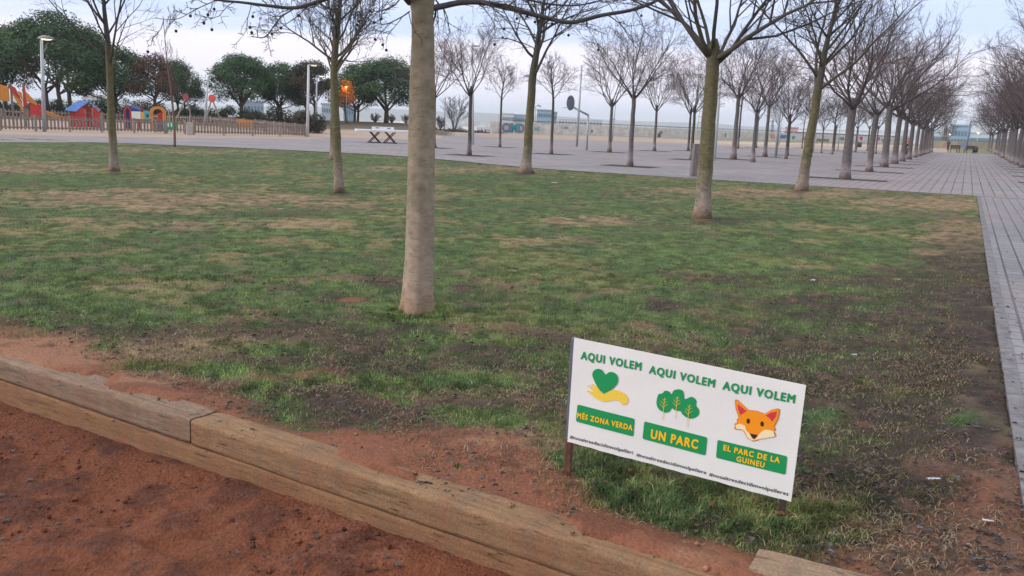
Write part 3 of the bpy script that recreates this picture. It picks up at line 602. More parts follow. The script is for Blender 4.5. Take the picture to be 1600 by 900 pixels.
for i in range(NU + 1):
    for j in range(NV + 1):
        s_, t_ = i / NU, j / NV
        q = (quad[0] * (1 - s_) + quad[1] * s_) * (1 - t_) + (quad[3] * (1 - s_) + quad[2] * s_) * t_
        if j == NV: q = q + np.array([0, .0014 * math.sin(i * .35) + .0008 * math.sin(i * 1.1)])
        V.append(loc(q[0], q[1], wav(*q)))
for i in range(NU):
    for j in range(NV): a = i * (NV + 1) + j; F.append((a, a + 1, a + NV + 2, a + NV + 1))
mb = MB(); mb.add(V, F, False); board = mb.build('banner', m_board, SIGN)
so = board.modifiers.new('thick', 'SOLIDIFY'); so.thickness = .003; so.offset = -1 if loc(0, 0, 1)[1] < 0 else 1
def layer_poly(name, pts, h, m, parent):
    """pts: board coordinates"""
    bm = bmesh.new(); vs = [bm.verts.new((float(q[0]), float(q[1]), 0)) for q in pts]; f = bm.faces.new(vs); r = bmesh.ops.triangulate(bm, faces=[f])
    bmesh.ops.subdivide_edges(bm, edges=[e_ for e_ in bm.edges if e_.calc_length() > .05], cuts=2); bmesh.ops.triangulate(bm, faces=bm.faces[:])
    for v in bm.verts: u, w = v.co.x, v.co.y; v.co = Vector(loc(u, w, wav(u, w) + h + .001))
    me = bpy.data.meshes.new(name); bm.to_mesh(me); bm.free(); me.materials.append(m); o = bpy.data.objects.new(name, me); COL.objects.link(o); o.parent = parent; return o
def text_mesh(name, s, a, b, top, h, m, parent, bold=.03):
    cu = bpy.data.curves.new('t', 'FONT'); cu.body = s; cu.size = 1; cu.space_character = 1.0 + bold * 4; cu.resolution_u = 3
    to = bpy.data.objects.new('t', cu); COL.objects.link(to); dg = bpy.context.evaluated_depsgraph_get(); me = bpy.data.meshes.new_from_object(to.evaluated_get(dg)); bpy.data.objects.remove(to)
    co = np.array([v.co[:] for v in me.vertices]); x0, x1 = co[:, 0].min(), co[:, 0].max()
    A, B, Tp = on_board(*a), on_board(*b), on_board(*top); ex = (B - A); ey = (Tp - A); ex_u = ex / np.linalg.norm(ex); ey = ey - ex_u * (ey @ ex_u)
    bm = bmesh.new(); tris = [tuple(p_.vertices) for p_ in me.polygons]; k_ = 0
    for dx_, dy_ in ((0, 0), (-1, 0), (1, 0), (0, 1), (0, -1), (-.7, .7), (.7, -.7), (.7, .7), (-.7, -.7)):
        vs_ = []
        for x_, y_ in co[:, :2]:
            q = A + ex * ((x_ + dx_ * bold - x0) / (x1 - x0)) + ey * ((y_ + dy_ * bold * .8) / .73); vs_.append(bm.verts.new(loc(q[0], q[1], wav(*q) + h + .001 + k_ * .00006)))
        k_ += 1
        for t_ in tris: bm.faces.new([vs_[i_] for i_ in t_])
    bm.to_mesh(me); bm.free(); me.name = name; me.materials.clear(); me.materials.append(m); o = bpy.data.objects.new(name, me); COL.objects.link(o); o.parent = parent; return o
for s, a, b, tp, nm in [('AQUI VOLEM', (135, 170), (397, 221), (140, 136), 0), ('AQUI VOLEM', (434, 233), (720, 295), (440, 199), 0), ('AQUI VOLEM', (758, 303), (1072, 364), (766, 268), 0)]:
    text_mesh('heading', s, z6(*a), z6(*b), z6(*tp), .0012, m_green, board, .052)
for s, a, b, tp in [('#nosaltresdecidimvolpelleri', (86, 518), (362, 589), (89, 503)), ('#nosaltresdecidimvolpellere', (378, 597), (684, 678), (381, 582)), ('#nosaltresdecidimvolpelleres', (697, 684), (1046, 771), (700, 668))]:
    text_mesh('hashtag', s, z6(*a), z6(*b), z6(*tp), .0012, m_black, board, .007)
def rrect(c, k=5, r=.10):
    C = [on_board(*z6(*q)) for q in c]; O = []
    for i in range(4):
        p, a, b = C[i], C[i - 1], C[(i + 1) % 4]; da = (a - p) / np.linalg.norm(a - p) * .009; db = (b - p) / np.linalg.norm(b - p) * .009
        for j in range(k + 1): t = j / k; O.append((p + da) * (1 - t) ** 2 + 2 * p * t * (1 - t) + (p + db) * t * t)
    return O
for c, txts in [([(120, 370), (371, 434), (365, 512), (113, 445)], [('MÉS ZONA VERDA', (119, 428), (360, 485), (124, 405))]),
                ([(413, 445), (690, 516), (682, 596), (405, 522)], [('UN PARC', (442, 518), (646, 566), (447, 479))]),
                ([(735, 526), (1042, 598), (1034, 679), (728, 605)], [('EL PARC DE LA', (761, 571), (1007, 627), (764, 547)), ('GUINEU', (819, 619), (940, 647), (822, 596))])]:
    pn = layer_poly('green_label', rrect(c), .0012, m_green, board)
    for s, a, b, tp in txts: text_mesh('label_lettering', s, z6(*a), z6(*b), z6(*tp), .0024, m_yel, pn, .05)
def zp(L, ox, oy, sc): return [on_board(ox + x / sc, oy + y / sc) for x, y in L]
def sm(L, n=4): return [tuple(q) for q in smooth_px(list(L) + [L[0]], n)[:-1]]
hand = [(150, 327), (163, 326), (195, 362), (182, 321), (193, 317), (240, 352), (262, 385), (285, 396), (330, 374), (380, 363), (430, 380), (470, 410), (488, 450), (475, 480), (440, 488), (415, 460), (370, 450), (290, 462), (220, 435), (180, 402), (146, 378), (150, 366), (185, 378), (198, 374)]
layer_poly('hand_picture', zp(sm(hand, 3), 890, 540, 5.29), .0012, m_hand, board)
heart = [(285, 397), (240, 350), (208, 292), (190, 240), (203, 205), (236, 190), (270, 200), (298, 236), (330, 217), (370, 222), (398, 252), (401, 298), (372, 342), (330, 373)]
layer_poly('heart_picture', zp(sm(heart, 4), 890, 540, 5.29), .0022, m_green, board)
cloud = [(135, 360), (150, 300), (185, 288), (205, 268), (240, 272), (260, 294), (280, 264), (325, 254), (360, 275), (368, 332), (395, 328), (430, 316), (465, 345), (465, 390), (488, 425), (483, 468), (440, 494), (395, 492), (350, 460), (335, 436), (292, 430), (265, 412), (245, 438), (208, 448), (165, 428), (143, 400)]
tr = layer_poly('trees_picture', zp(sm(cloud, 4), 1000, 560, 5.29), .0012, m_green, board)
def strip(L, a, b, w): # thin bar polygon in zoom pixels
    d = np.array(b, float) - np.array(a, float); d /= np.linalg.norm(d); n_ = np.array([-d[1], d[0]]) * w; return [tuple(np.array(a) + n_), tuple(np.array(b) + n_ * .7), tuple(np.array(b) - n_ * .7), tuple(np.array(a) - n_)]
for (bx, by), (tx, ty) in [((187, 505), (205, 325)), ((292, 493), (313, 312)), ((390, 562), (411, 380))]:
    mb = MB()
    def addp(L):
        q = zp(L, 1000, 560, 5.29); mb.add([loc(p[0], p[1], wav(*p) + .0036) for p in q], [(0, 1, 2, 3)])
    addp(strip(0, (bx, by), (tx, ty), 2.6))
    for f_, sd_, ln in [(.55, -1, 32), (.6, 1, 34), (.7, -1, 28), (.76, 1, 26), (.86, -1, 16), (.9, 1, 15)]:
        x_, y_ = bx + (tx - bx) * f_, by + (ty - by) * f_; addp(strip(0, (x_, y_), (x_ + sd_ * ln, y_ - ln * .75 + sd_ * ln * .2), 1.8))
    mb.build('tree_drawing', m_hand, tr)
FX = (1110, 580, 4.2875)
head = [(165, 192), (174, 187), (186, 192), (225, 228), (258, 258), (310, 262), (366, 283), (405, 258), (452, 247), (466, 252), (466, 280), (456, 320), (430, 370), (440, 386), (430, 400), (441, 430), (426, 441), (385, 427), (350, 427), (322, 460), (286, 469), (250, 448), (228, 408), (215, 394), (165, 389), (158, 378), (167, 370), (160, 352), (182, 340), (176, 325), (190, 308), (170, 250)]
fx = layer_poly('fox_picture', zp(head, *FX), .0012, m_foxd, board)
def shrink(L, k=.955, c=(308, 350)): return [(c[0] + (x - c[0]) * k, c[1] + (y - c[1]) * k) for x, y in L]
layer_poly('fox_fur', zp(shrink(head), *FX), .0022, m_fox, fx)
for L in ([(183, 215), (244, 264), (222, 278), (201, 291), (188, 255)], [(446, 266), (440, 300), (415, 334), (395, 310), (370, 293), (405, 275)]): layer_poly('fox_ear', zp(L, *FX), .0032, m_ear, fx)
for L in ([(166, 362), (200, 349), (232, 362), (243, 395), (262, 414), (284, 448), (300, 462), (275, 460), (250, 440), (232, 402), (214, 388), (170, 382), (176, 372)], [(436, 432), (424, 412), (431, 402), (398, 392), (366, 388), (345, 402), (326, 420), (310, 444), (292, 462), (315, 455), (346, 421), (385, 420), (424, 436)]):
    layer_poly('fox_cheek', zp(L, *FX), .0032, m_cream, fx)
layer_poly('fox_nose', zp([(267, 413), (290, 418), (318, 424), (305, 442), (292, 450), (280, 440)], *FX), .0042, m_eye, fx)
for cx, cy in ((255, 331), (348, 350)): layer_poly('fox_eye', zp([(cx + 12 * math.cos(a * .5236), cy + 18 * math.sin(a * .5236)) for a in range(12)], *FX), .0032, m_eye, fx)
# stakes
zl = on_board(*z6(88, 80))[1]; mb = MB(); mb.box((-.010, 0, (zl + .17) / 2), (.028, .028, zl - .17)); s1 = mb.build('stake', m_stakeg, SIGN, .002)
mb = MB(); mb.box((-.010, 0, .04), (.030, .030, .26)); f1_ = mb.build('stake_foot', m_stakeb, s1, .002)
mb = MB(); mb.box((bw - .02, 0, .27), (.026, .026, .58)); mb.build('stake', mat('stake dark brown', (.07, .045, .035), .9, .4, 40), SIGN, .002)

# ================================================================== LITTER ON THE GROUND
m_wht = mat('white paper', (.60, .60, .63), .6, .3, 30)
def litter(px, py, L, Wd, Hh, a, name, label, m=m_wht):
    g = G(px, py); mb = MB(); n = 7; V = []; F = []
    for i in range(n):
        for j in range(5):
            u, v = i / (n - 1) - .5, j / 4 - .5; V.append((u * L, v * Wd, Hh * (.35 + .65 * abs(math.sin(i * 1.7 + j * 1.1))) * (1 - 1.2 * v * v)))
    for i in range(n - 1):
        for j in range(4): q = i * 5 + j; F.append((q, q + 5, q + 6, q + 1))
    mb.add(V, F, True); o = mb.build(name, m); o.location = (g[0], g[1], .014); o.rotation_euler = (0, 0, a); tag(o, label, 'litter'); so = o.modifiers.new('t', 'SOLIDIFY'); so.thickness = .001
litter(1458, 753, .065, .018, .008, .1, 'plastic_wrapper', 'crumpled clear and white wrapper lying right of the sign')
mb = MB(); mb.cyl((-.022, 0, 0), (.022, 0, 0), .004, n=10); o = mb.build('cigarette_end', m_wht); g = G(1543, 820); o.location = (g[0], g[1], .02); o.rotation_euler = (0, 0, -.35); tag(o, 'white cigarette end on bare earth at the lower right', 'litter')
litter(866, 287, .16, .08, .03, .3, 'paper_scrap', 'white paper scrap on the far lawn below the basketball hoop')
litter(238, 267, .11, .07, .03, .9, 'paper_scrap', 'small white scrap on the lawn right of the leftmost tree')
litter(1270, 441, .06, .04, .02, .9, 'paper_scrap', 'tiny white scrap in the middle of the right lawn')
litter(1334, 558, .045, .02, .012, .4, 'paper_scrap', 'white scrap in worn grass between the sign and the path')
litter(1372, 319, .10, .04, .02, .2, 'paper_scrap', 'white scrap on dry grass near the far lawn corner')
m_bleaf = mat('brown leaf', (.22, .10, .05), .7, .4, 60)
for k_, (px_, py_, L_) in enumerate([(1218, 812, .05), (1112, 800, .035), (985, 745, .03), (1180, 795, .03)]):
    litter(px_, py_, L_, L_ * .6, .03, k_, 'dry_leaf', ['upright brown dry leaf in the grass below the right end of the sign', 'brown leaf in long grass below the word parc', 'brown leaf in grass beside the left stake', 'brown leaf left of the right stake'][k_], m_bleaf)
# ================================================================== TREES
def bark_mat(name, low, mid, high, moss, zlow, zmid, band=.5, mossamt=.5, rings=14, con=.7):
    m = bpy.data.materials.new(name); m.use_nodes = True; t = m.node_tree; b = t.nodes['Principled BSDF']; b.inputs['Roughness'].default_value = .9; b.inputs['Specular IOR Level'].default_value = .15
    co = t.nodes.new('ShaderNodeTexCoord'); se = t.nodes.new('ShaderNodeSeparateXYZ'); t.links.new(co.outputs['Object'], se.inputs[0])
    z = t.nodes.new('ShaderNodeTexNoise'); z.inputs['Scale'].default_value = 3.2; z.inputs['Detail'].default_value = 7; z.inputs['Roughness'].default_value = .65; t.links.new(co.outputs['Object'], z.inputs['Vector'])
    ad = t.nodes.new('ShaderNodeMath'); ad.operation = 'MULTIPLY_ADD'; t.links.new(z.outputs[0], ad.inputs[0]); ad.inputs[1].default_value = band; t.links.new(se.outputs[2], ad.inputs[2])
    r = t.nodes.new('ShaderNodeValToRGB'); e = r.color_ramp.elements; mr = t.nodes.new('ShaderNodeMapRange'); mr.inputs[1].default_value = 0; mr.inputs[2].default_value = 4.0; t.links.new(ad.outputs[0], mr.inputs[0]); t.links.new(mr.outputs[0], r.inputs[0])
    e[0].position = zlow / 4; e[0].color = (*low, 1); e[1].position = .88; e[1].color = (*high, 1); e[1].color = (.085, .072, .068, 1); q = e.new(zmid / 4); q.color = (*mid, 1); q = e.new(.70); q.color = (*high, 1); q = e.new(.02); q.color = (low[0] * .8, low[1] * .5, low[2] * .36, 1)
    # ring scars and mottling
    mr.inputs[2].default_value = 4.0; mp = t.nodes.new('ShaderNodeMapping'); mp.inputs['Scale'].default_value = (6, 6, rings); t.links.new(co.outputs['Object'], mp.inputs[0])
    z2 = t.nodes.new('ShaderNodeTexNoise'); z2.inputs['Scale'].default_value = 1.6; z2.inputs['Detail'].default_value = 8; z2.inputs['Roughness'].default_value = .7; t.links.new(mp.outputs[0], z2.inputs['Vector'])
    m2 = t.nodes.new('ShaderNodeMapRange'); m2.inputs[1].default_value = .32; m2.inputs[2].default_value = .62; m2.inputs[3].default_value = con; m2.inputs[4].default_value = 1.1; t.links.new(z2.outputs[0], m2.inputs[0])
    v = t.nodes.new('ShaderNodeVectorMath'); v.operation = 'SCALE'; t.links.new(r.outputs[0], v.inputs[0]); t.links.new(m2.outputs[0], v.inputs['Scale'])
    z3 = t.nodes.new('ShaderNodeTexNoise'); z3.inputs['Scale'].default_value = 5; z3.inputs['Detail'].default_value = 6; t.links.new(co.outputs['Object'], z3.inputs['Vector'])
    m3 = t.nodes.new('ShaderNodeMapRange'); m3.inputs[1].default_value = .52; m3.inputs[2].default_value = .66; m3.inputs[4].default_value = mossamt; t.links.new(z3.outputs[0], m3.inputs[0])
    mx = t.nodes.new('ShaderNodeMix'); mx.data_type = 'RGBA'; t.links.new(m3.outputs[0], mx.inputs[0]); t.links.new(v.outputs[0], mx.inputs[6]); mx.inputs[7].default_value = (*moss, 1)
    mp5 = t.nodes.new('ShaderNodeMapping'); mp5.inputs['Scale'].default_value = (9, 9, 55); t.links.new(co.outputs['Object'], mp5.inputs[0])
    z5 = t.nodes.new('ShaderNodeTexNoise'); z5.inputs['Scale'].default_value = 1.4; z5.inputs['Detail'].default_value = 5; t.links.new(mp5.outputs[0], z5.inputs['Vector'])
    m5 = t.nodes.new('ShaderNodeMapRange'); m5.inputs[1].default_value = .60; m5.inputs[2].default_value = .70; m5.inputs[4].default_value = .6; t.links.new(z5.outputs[0], m5.inputs[0])
    mx5 = t.nodes.new('ShaderNodeMix'); mx5.data_type = 'RGBA'; t.links.new(m5.outputs[0], mx5.inputs[0]); t.links.new(mx.outputs[2], mx5.inputs[6]); mx5.inputs[7].default_value = (high[0] * .4, high[1] * .38, high[2] * .4, 1)
    t.links.new(mx5.outputs[2], b.inputs['Base Color'])
    bp = t.nodes.new('ShaderNodeBump'); bp.inputs['Strength'].default_value = .55; bp.inputs['Distance'].default_value = .012; t.links.new(z2.outputs[0], bp.inputs['Height']); t.links.new(bp.outputs[0], b.inputs['Normal'])
    return m
bark_big = bark_mat('plane bark pale', (.36, .275, .21), (.285, .23, .165), (.22, .18, .125), (.14, .12, .065), .5, 1.5, mossamt=.45, rings=8, con=.66)
bark_olive = bark_mat('bark mossy', (.30, .24, .20), (.165, .14, .082), (.125, .108, .058), (.085, .08, .034), .5, 1.2, mossamt=.6, con=.6)
bark_grey = bark_mat('bark grey', (.32, .275, .265), (.165, .143, .14), (.12, .104, .102), (.085, .075, .068), .55, .95, mossamt=.4)
bark_dark = bark_mat('bark dark', (.25, .21, .195), (.10, .085, .075), (.08, .068, .06), (.07, .062, .04), .45, 1.1, mossamt=.3)
bark_young = mat('bark reddish young', (.22, .12, .09), .9, .3, 20)
m_twig = mat('twigs purple brown', (.125, .092, .092), .9, .35, 3)
m_twigd = mat('branches dark grey', (.085, .072, .068), .9, .35, 9)
m_ball = mat('seed ball', (.05, .035, .025), .9, .3, 80)

def grow_path(rg, p, d, L, n, wob, up):
    P = [np.array(p, float)]; d = np.array(d, float)
    for i in range(n):
        d = d + rg.normal(0, wob, 3) + np.array([0, 0, up]); d /= np.linalg.norm(d); P.append(P[-1] + d * L / n)
    return P
def perp_dir(rg, d, ang, rot=None):
    d = d / np.linalg.norm(d); a = np.cross(d, (0, 0, 1.0)); 
    if np.linalg.norm(a) < .1: a = np.array([1.0, 0, 0])
    a /= np.linalg.norm(a); b = np.cross(d, a); r = rg.uniform(0, 2 * math.pi) if rot is None else rot
    return d * math.cos(ang) + (a * math.cos(r) + b * math.sin(r)) * math.sin(ang)
def twigs(mb, rg, P, r0, lvl, cfg):
    """children along a path"""
    nch, ratio, lo = cfg['n'][lvl], cfg['ratio'][lvl], cfg['lo'][lvl]
    P = np.array(P); Ls = np.linalg.norm(P[-1] - P[0]); k = len(P) - 1
    for i in range(nch):
        f = lo + (1 - lo) * (i + rg.uniform(.1, .9)) / nch; q = f * k; j = min(int(q), k - 1); p = P[j] + (P[j + 1] - P[j]) * (q - j)
        dirp = P[j + 1] - P[j]; d = perp_dir(rg, dirp, R(rg.uniform(*cfg['ang']))); d[2] += cfg.get('lift', .15); d /= np.linalg.norm(d)
        L = Ls * ratio * (1.15 - .55 * f) * rg.uniform(.7, 1.25); r = max(cfg['rmin'], r0 * (1 - .6 * f) * .55)
        seg = 4 if lvl == 0 else (3 if lvl == 1 else 2)
        Q = grow_path(rg, p, d, L, seg, cfg['wob'], cfg['up'] * (.5 if rg.random() < .7 else -.8 * cfg.get('droop', 0)))
        mb.tube(Q, list(np.linspace(r, max(cfg['rmin'] * .6, r * .35), len(Q))), 4 if lvl == 0 else 3, caps=False)
        cfg['tips'].append(Q[-1])
        if lvl + 1 < len(cfg['n']): twigs(mb, rg, Q, r, lvl + 1, cfg)
CFG = dict(n=[6, 5, 3], ratio=[.62, .55, .5], lo=[.22, .25, .3], ang=(24, 52), wob=.09, up=.05, rmin=.0048, lift=.12)
def bare_tree(seed, fork=2.8, rtr=.10, crown_r=2.2, crown_h=3.0, prim=6, leader=False, lean=(0, 0), cfg=None, sides=12, m_tr=None, m_br=None, flare=1.5, fine=False, bend=0.0, th=(28, 52), droop=0.0, upp=.07):
    rg = np.random.default_rng(seed); c = dict(CFG); c.update(cfg or {}); c['tips'] = []; c['droop'] = droop
    n = 18 if fine else 9; zz = np.linspace(0, fork, n); lx, ly = lean
    T = [np.array([lx * z + bend * math.sin(z * 1.3) + rg.normal(0, .006), ly * z + rg.normal(0, .006), z - (.05 if z == 0 else 0)]) for z in zz]
    rr = [rtr * (1 + (flare - 1) * math.exp(-z / .16) + .10 * math.exp(-z / 1.0) - .16 * z / fork) for z in zz]; rr[-1] *= 1.02
    ph = rg.uniform(0, 6, 3)
    def wob(t, an): return 1 + (.07 * math.exp(-t * 3) + .02) * np.cos(3 * an + ph[0]) + (.05 * math.exp(-t * 4) + .012) * np.cos(5 * an + ph[1]) + .012 * np.cos(2 * an + t * 9 + ph[2])
    tr = MB(); br = MB()
    top = T[-1]; tp = []
    if leader: Lp = grow_path(rg, top, (lx, ly, 1), crown_h * .95, 8, .05, .08); ext = Lp[1:]; er = list(np.linspace(rr[-1] * .92, .012, len(ext)))
    else: ext = [top + np.array([lx * .1, ly * .1, .10]), top + np.array([lx * .25, ly * .25, .24])]; er = [rr[-1] * .85, rr[-1] * .45]
    tr.tube(list(T) + list(ext), list(rr) + er, sides, wob=wob, caps=True)
    if leader:
        tp.append((Lp, rr[-1] * .8))
    for i in range(prim):
        a = i * 2.399 + rg.uniform(-.3, .3); el = R(rg.uniform(*th)); 
        if leader: p = Lp[min(int(i * 7 / prim), 6)] + (Lp[1] - Lp[0]) * rg.uniform(-.2, .6); L = (crown_r / math.sin(el)) * (1 - .6 * i / prim) * rg.uniform(.8, 1.1)
        else: p = top - np.array([0, 0, rg.uniform(0, .25)]); L = math.hypot(crown_r, crown_h) * rg.uniform(.75, 1.0)
        d = (math.sin(a) * math.sin(el), math.cos(a) * math.sin(el), math.cos(el))
        Q = grow_path(rg, p - np.array([0, 0, .04]), d, L, 7, .10, upp); r = rtr * (.38 if leader else .38) * rg.uniform(.75, 1.05) * (1 - .45 * i / prim * leader)
        tr.tube(Q, list(np.linspace(r, .009, len(Q))), 7); tp.append((Q, r))
    for Q, r in tp: twigs(br, rg, Q, r, 0, c)
    return tr, br, c['tips']
def tree_obj(tr, br, loc, rz, label, group=None, m_tr=None, m_br=None, name='bare_tree', cat='tree'):
    e_ = empty(name, loc, rz, label, cat, group); tr.build('trunk', m_tr, e_); br.build('branches', m_br, e_); return e_

# --- the six trees on the lawn, each its own
def place(px, py): return G(px, py)
LG = 'bare trees standing on the lawn'
def lawn_tree(px, py, forkpy, label, seed, wpx, toppx=None, **k):
    p = place(px, py); fk = ztop(p, forkpy); rt = wpx / ppm(p) / 2
    leanx = 0
    if toppx is not None:        # lean so that the fork stands at the photo column toppx
        az = math.atan2(p[0], p[1]); q = np.array([p[0], p[1], fk]); x0 = proj(*q)[0]; leanx = (toppx - x0) / ppm(q) / fk
        lean = (leanx * math.cos(az), -leanx * math.sin(az))
    else: lean = (0, 0)
    k.setdefault('m_tr', bark_olive); mt = k['m_tr']
    tr, br, tips = bare_tree(seed, fork=fk, rtr=rt, lean=lean, sides=14, fine=True, **k)
    return p, tr, br, tips, mt, fk
for px, py, fpy, lab, seed, w, tpx, kw in [
    (178, 268, 112, 'bare tree on the lawn in front of the playground fence, leftmost of the lawn', 11, 11.5, 171, dict(leader=True, prim=9, crown_r=2.1, crown_h=3.2, th=(35, 65), cfg=dict(n=[6, 5, 4], wob=.13, lift=.02, rmin=.004))),
    (530, 300, 118, 'mossy bare lawn tree, nearer of the two overlapping trunks left of the thick one', 12, 13, 522, dict(leader=True, prim=11, crown_r=1.55, crown_h=2.8, cfg=dict(n=[7, 6, 4]), th=(40, 70))),
    (521, 250, 120, 'slim bare tree on the lawn edge, farther of the two overlapping trunks', 13, 10, 521, dict(leader=True, prim=8, crown_r=1.6, crown_h=2.6)),
    (821, 270, 124, 'bare tree with olive trunk at the lawn edge right of the graffiti', 14, 14, 832, dict(leader=True, prim=10, crown_r=2.7, crown_h=3.8, th=(42, 72), cfg=dict(n=[7, 5, 4], lift=.0, wob=.14, rmin=.004), flare=1.9)),
    (1097, 340, 82, 'stout bare tree with mossy trunk on the lawn beside the square concrete post', 15, 23, 1115, dict(prim=8, crown_r=2.4, crown_h=2.6, th=(25, 62), flare=1.35, cfg=dict(n=[8, 6, 5], rmin=.0035))),
    (1251, 298, 150, 'leaning bare tree on the lawn corner nearest the avenue', 16, 15, 1276, dict(leader=True, prim=10, crown_r=2.5, crown_h=3.3, th=(30, 60), flare=1.5, cfg=dict(n=[7, 5, 4])))]:
    p, tr, br, tips, mt, fk = lawn_tree(px, py, fpy, lab, seed, w, tpx, **kw)
    tree_obj(tr, br, (p[0], p[1], 0), 0, lab, LG, mt, m_twigd)
# --- the thick foreground tree
p = place(652, 486); fk = ztop(p, -8); rg = np.random.default_rng(5)
tr, br, tips = bare_tree(21, fork=fk, rtr=.098, crown_r=1.6, crown_h=2.2, prim=0, sides=40, fine=True, flare=1.38, lean=(0, 0), bend=.0)
# follow the photo's trunk outline: centre column and width by row
rows = [(487, 652, 58), (480, 652.5, 53), (470, 653, 50), (440, 654, 46.5), (400, 656, 44.5), (350, 657, 44), (280, 658, 42), (200, 659, 41), (120, 660, 38.5), (60, 661, 35), (20, 660, 34), (-8, 659, 42), (-40, 657, 44)]
Pt = []; Rt = []
for ry, cx, w in rows:
    q = np.array([p[0], p[1], ztop(p, ry)]); x0 = proj(*q)[0]; s_ = ppm(q); Pt.append([p[0] + (cx - x0) / s_, p[1], q[2]]); Rt.append(w / s_ / 2)
Pt[0][2] = -.04
Pd, Rd = [], []
zs_ = np.linspace(Pt[0][2], Pt[-1][2], 60); Pt = np.array(Pt)
for z in zs_: Pd.append([np.interp(z, Pt[:, 2], Pt[:, 0]), np.interp(z, Pt[:, 2], Pt[:, 1]), z]); Rd.append(float(np.interp(z, Pt[:, 2], Rt)))
def wobA(t, an):
    low = math.exp(-t * 4.5)
    return (1 + .12 * low * np.cos(4 * an + .6) + .05 * low * np.cos(7 * an + 2) + .018 * np.cos(2 * an + t * 5) + .02 * (fbm(an * 1.3 + 40, np.full_like(an, t * 16), 4, 301) - .5) * 2) / (1 + .03 * low)
tr = MB(); tr.tube(Pd, Rd, 44, wob=wobA)
A_ = empty('bare_tree', (0, 0, 0), 0, 'thick pale-barked tree in the foreground, its crown cut off by the top of the photo', 'tree', LG)
A_.location = (p[0], p[1], 0)
def rel(mb): mb.v = [(a - p[0], b - p[1], c) for a, b, c in mb.v]; return mb
rel(tr).build('trunk', bark_big, A_)
br = MB()
def P3(px, py, dz=0.0):   # photo pixel to a point in the plane through the tree, dz metres farther
    d = ray(px, py); t = (p[1] + dz) / d[1]; return d * t + np.array([0, 0, CAMZ])
tipsA = []
cA = dict(CFG); cA.update(n=[5, 3], ratio=[.45, .5], lo=[.25, .25], ang=(35, 75), wob=.16, up=.0, rmin=.0022, lift=-.12, tips=tipsA, droop=1.0)
def limb(pts, r0, r1, dz0=0, dz1=0, nch=9, L=.5):
    q = smooth_px([P3(x, y, dz0 + (dz1 - dz0) * i / (len(pts) - 1)) for i, (x, y) in enumerate(pts)], 6); n = len(q)
    br.tube(q, list(np.linspace(r0, r1, n)), 9)
    for i in range(nch):
        f = (i + rg.uniform(.2, .8)) / nch; j = min(int(f * (n - 1)), n - 2); dirp = q[j + 1] - q[j]; d = perp_dir(rg, dirp, R(rg.uniform(35, 80))); d[2] -= .25
        r = max(.0035, (r0 + (r1 - r0) * f) * .38); LL = L * rg.uniform(.5, 1.2)
        Q = grow_path(rg, q[j], d, LL, 6, .17, .02); br.tube(Q, list(np.linspace(r, .0018, len(Q))), 4, caps=False); tipsA.append(Q[-1]); twigs(br, rg, Q, r, 0, cA)
limb([(668, 14), (690, 10), (720, 4), (755, 4), (800, 14), (850, 27), (892, 35), (940, 24), (985, 16), (1020, 4), (1045, -12)], .026, .012, 0, .5, 16, .42)
limb([(655, -5), (600, -18), (545, -14), (505, 0), (462, 12), (420, 9), (380, 4), (340, 0), (300, -6)], .022, .006, -.1, -.5, 16, .42)
limb([(462, 12), (440, 26), (425, 45), (414, 58), (393, 57)], .0065, .003, -.35, -.4, 5, .22)
limb([(640, 5), (632, -4), (622, -20), (610, -60)], .022, .015, 0, -.2, 3, .3)
limb([(668, -5), (690, -30), (730, -70), (790, -110)], .03, .02, 0, .5, 6, .6)
limb([(655, -10), (650, -60), (640, -130)], .035, .02, 0, .1, 6, .6)
limb([(340, 0), (320, 8), (300, 18), (275, 30), (240, 28)], .004, .002, -.4, -.5, 6, .2)
limb([(640, 18), (625, 28), (600, 38), (575, 32)], .006, .0025, 0, -.2, 5, .3)
limb([(760, -20), (800, -8), (850, 5), (905, 8), (960, -6)], .012, .006, .6, 1.0, 12, .5)
rel(br); bo = br.build('branches', m_twigd, A_)
random.shuffle(tipsA); nb = 0
for q in tipsA:
    x_, y_ = proj(*q)
    if -20 < x_ < 1100 and 0 < y_ < 75 and nb < 34:
        nb += 1; L_ = rg.uniform(.02, .06); mb = MB(); mb.tube([(0, 0, 0), (.003, 0, -L_ / 2), (0, 0, -L_)], .0012, 3, caps=False)
        mb.lathe([(0.0001, -.0125), (.009, -.009), (.0125, 0), (.009, .009), (.0001, .0125)], (0, 0, -L_ - .0125), 8); o = mb.build('seed_ball', m_ball, A_); o.location = (q[0] - p[0], q[1] - p[1], q[2])

# --- thin young tree
p = place(273, 229); rg = np.random.default_rng(31); fk = ztop(p, 150)
q = [np.array([p[0] + dx, p[1], z]) for dx, z in []]
tr = MB(); zt = ztop(p, 25); pts = [(0, 0, -.03), (.02, 0, .9), (-.03, 0, 1.9), (-.13, 0, 3.0), (-.22, 0, 4.0), (-.32, 0, zt)]
tr.tube(smooth_px(pts, 4), list(np.linspace(.062, .012, 21)), 7); br = MB(); cY = dict(CFG); cY.update(n=[5, 3, 2], ratio=[.5, .5, .5], lo=[.1, .2, .2], ang=(18, 35), wob=.06, rmin=.006, tips=[], lift=.4)
for i in range(13):
    z = rg.uniform(1.8, zt * .9); a = rg.uniform(0, 6.28); x_ = -.32 * z / zt; Q = grow_path(rg, (x_, 0, z), (math.sin(a) * .55, math.cos(a) * .55, 1), rg.uniform(.7, 1.5), 5, .08, .05); br.tube(Q, list(np.linspace(.012, .005, 6)), 4); twigs(br, rg, Q, .01, 0, cY)
tree_obj(tr, br, (p[0], p[1], 0), 0, 'thin young tree with reddish stem at the lawn edge before the green playground sign', None, bark_young, m_twig, 'young_tree')

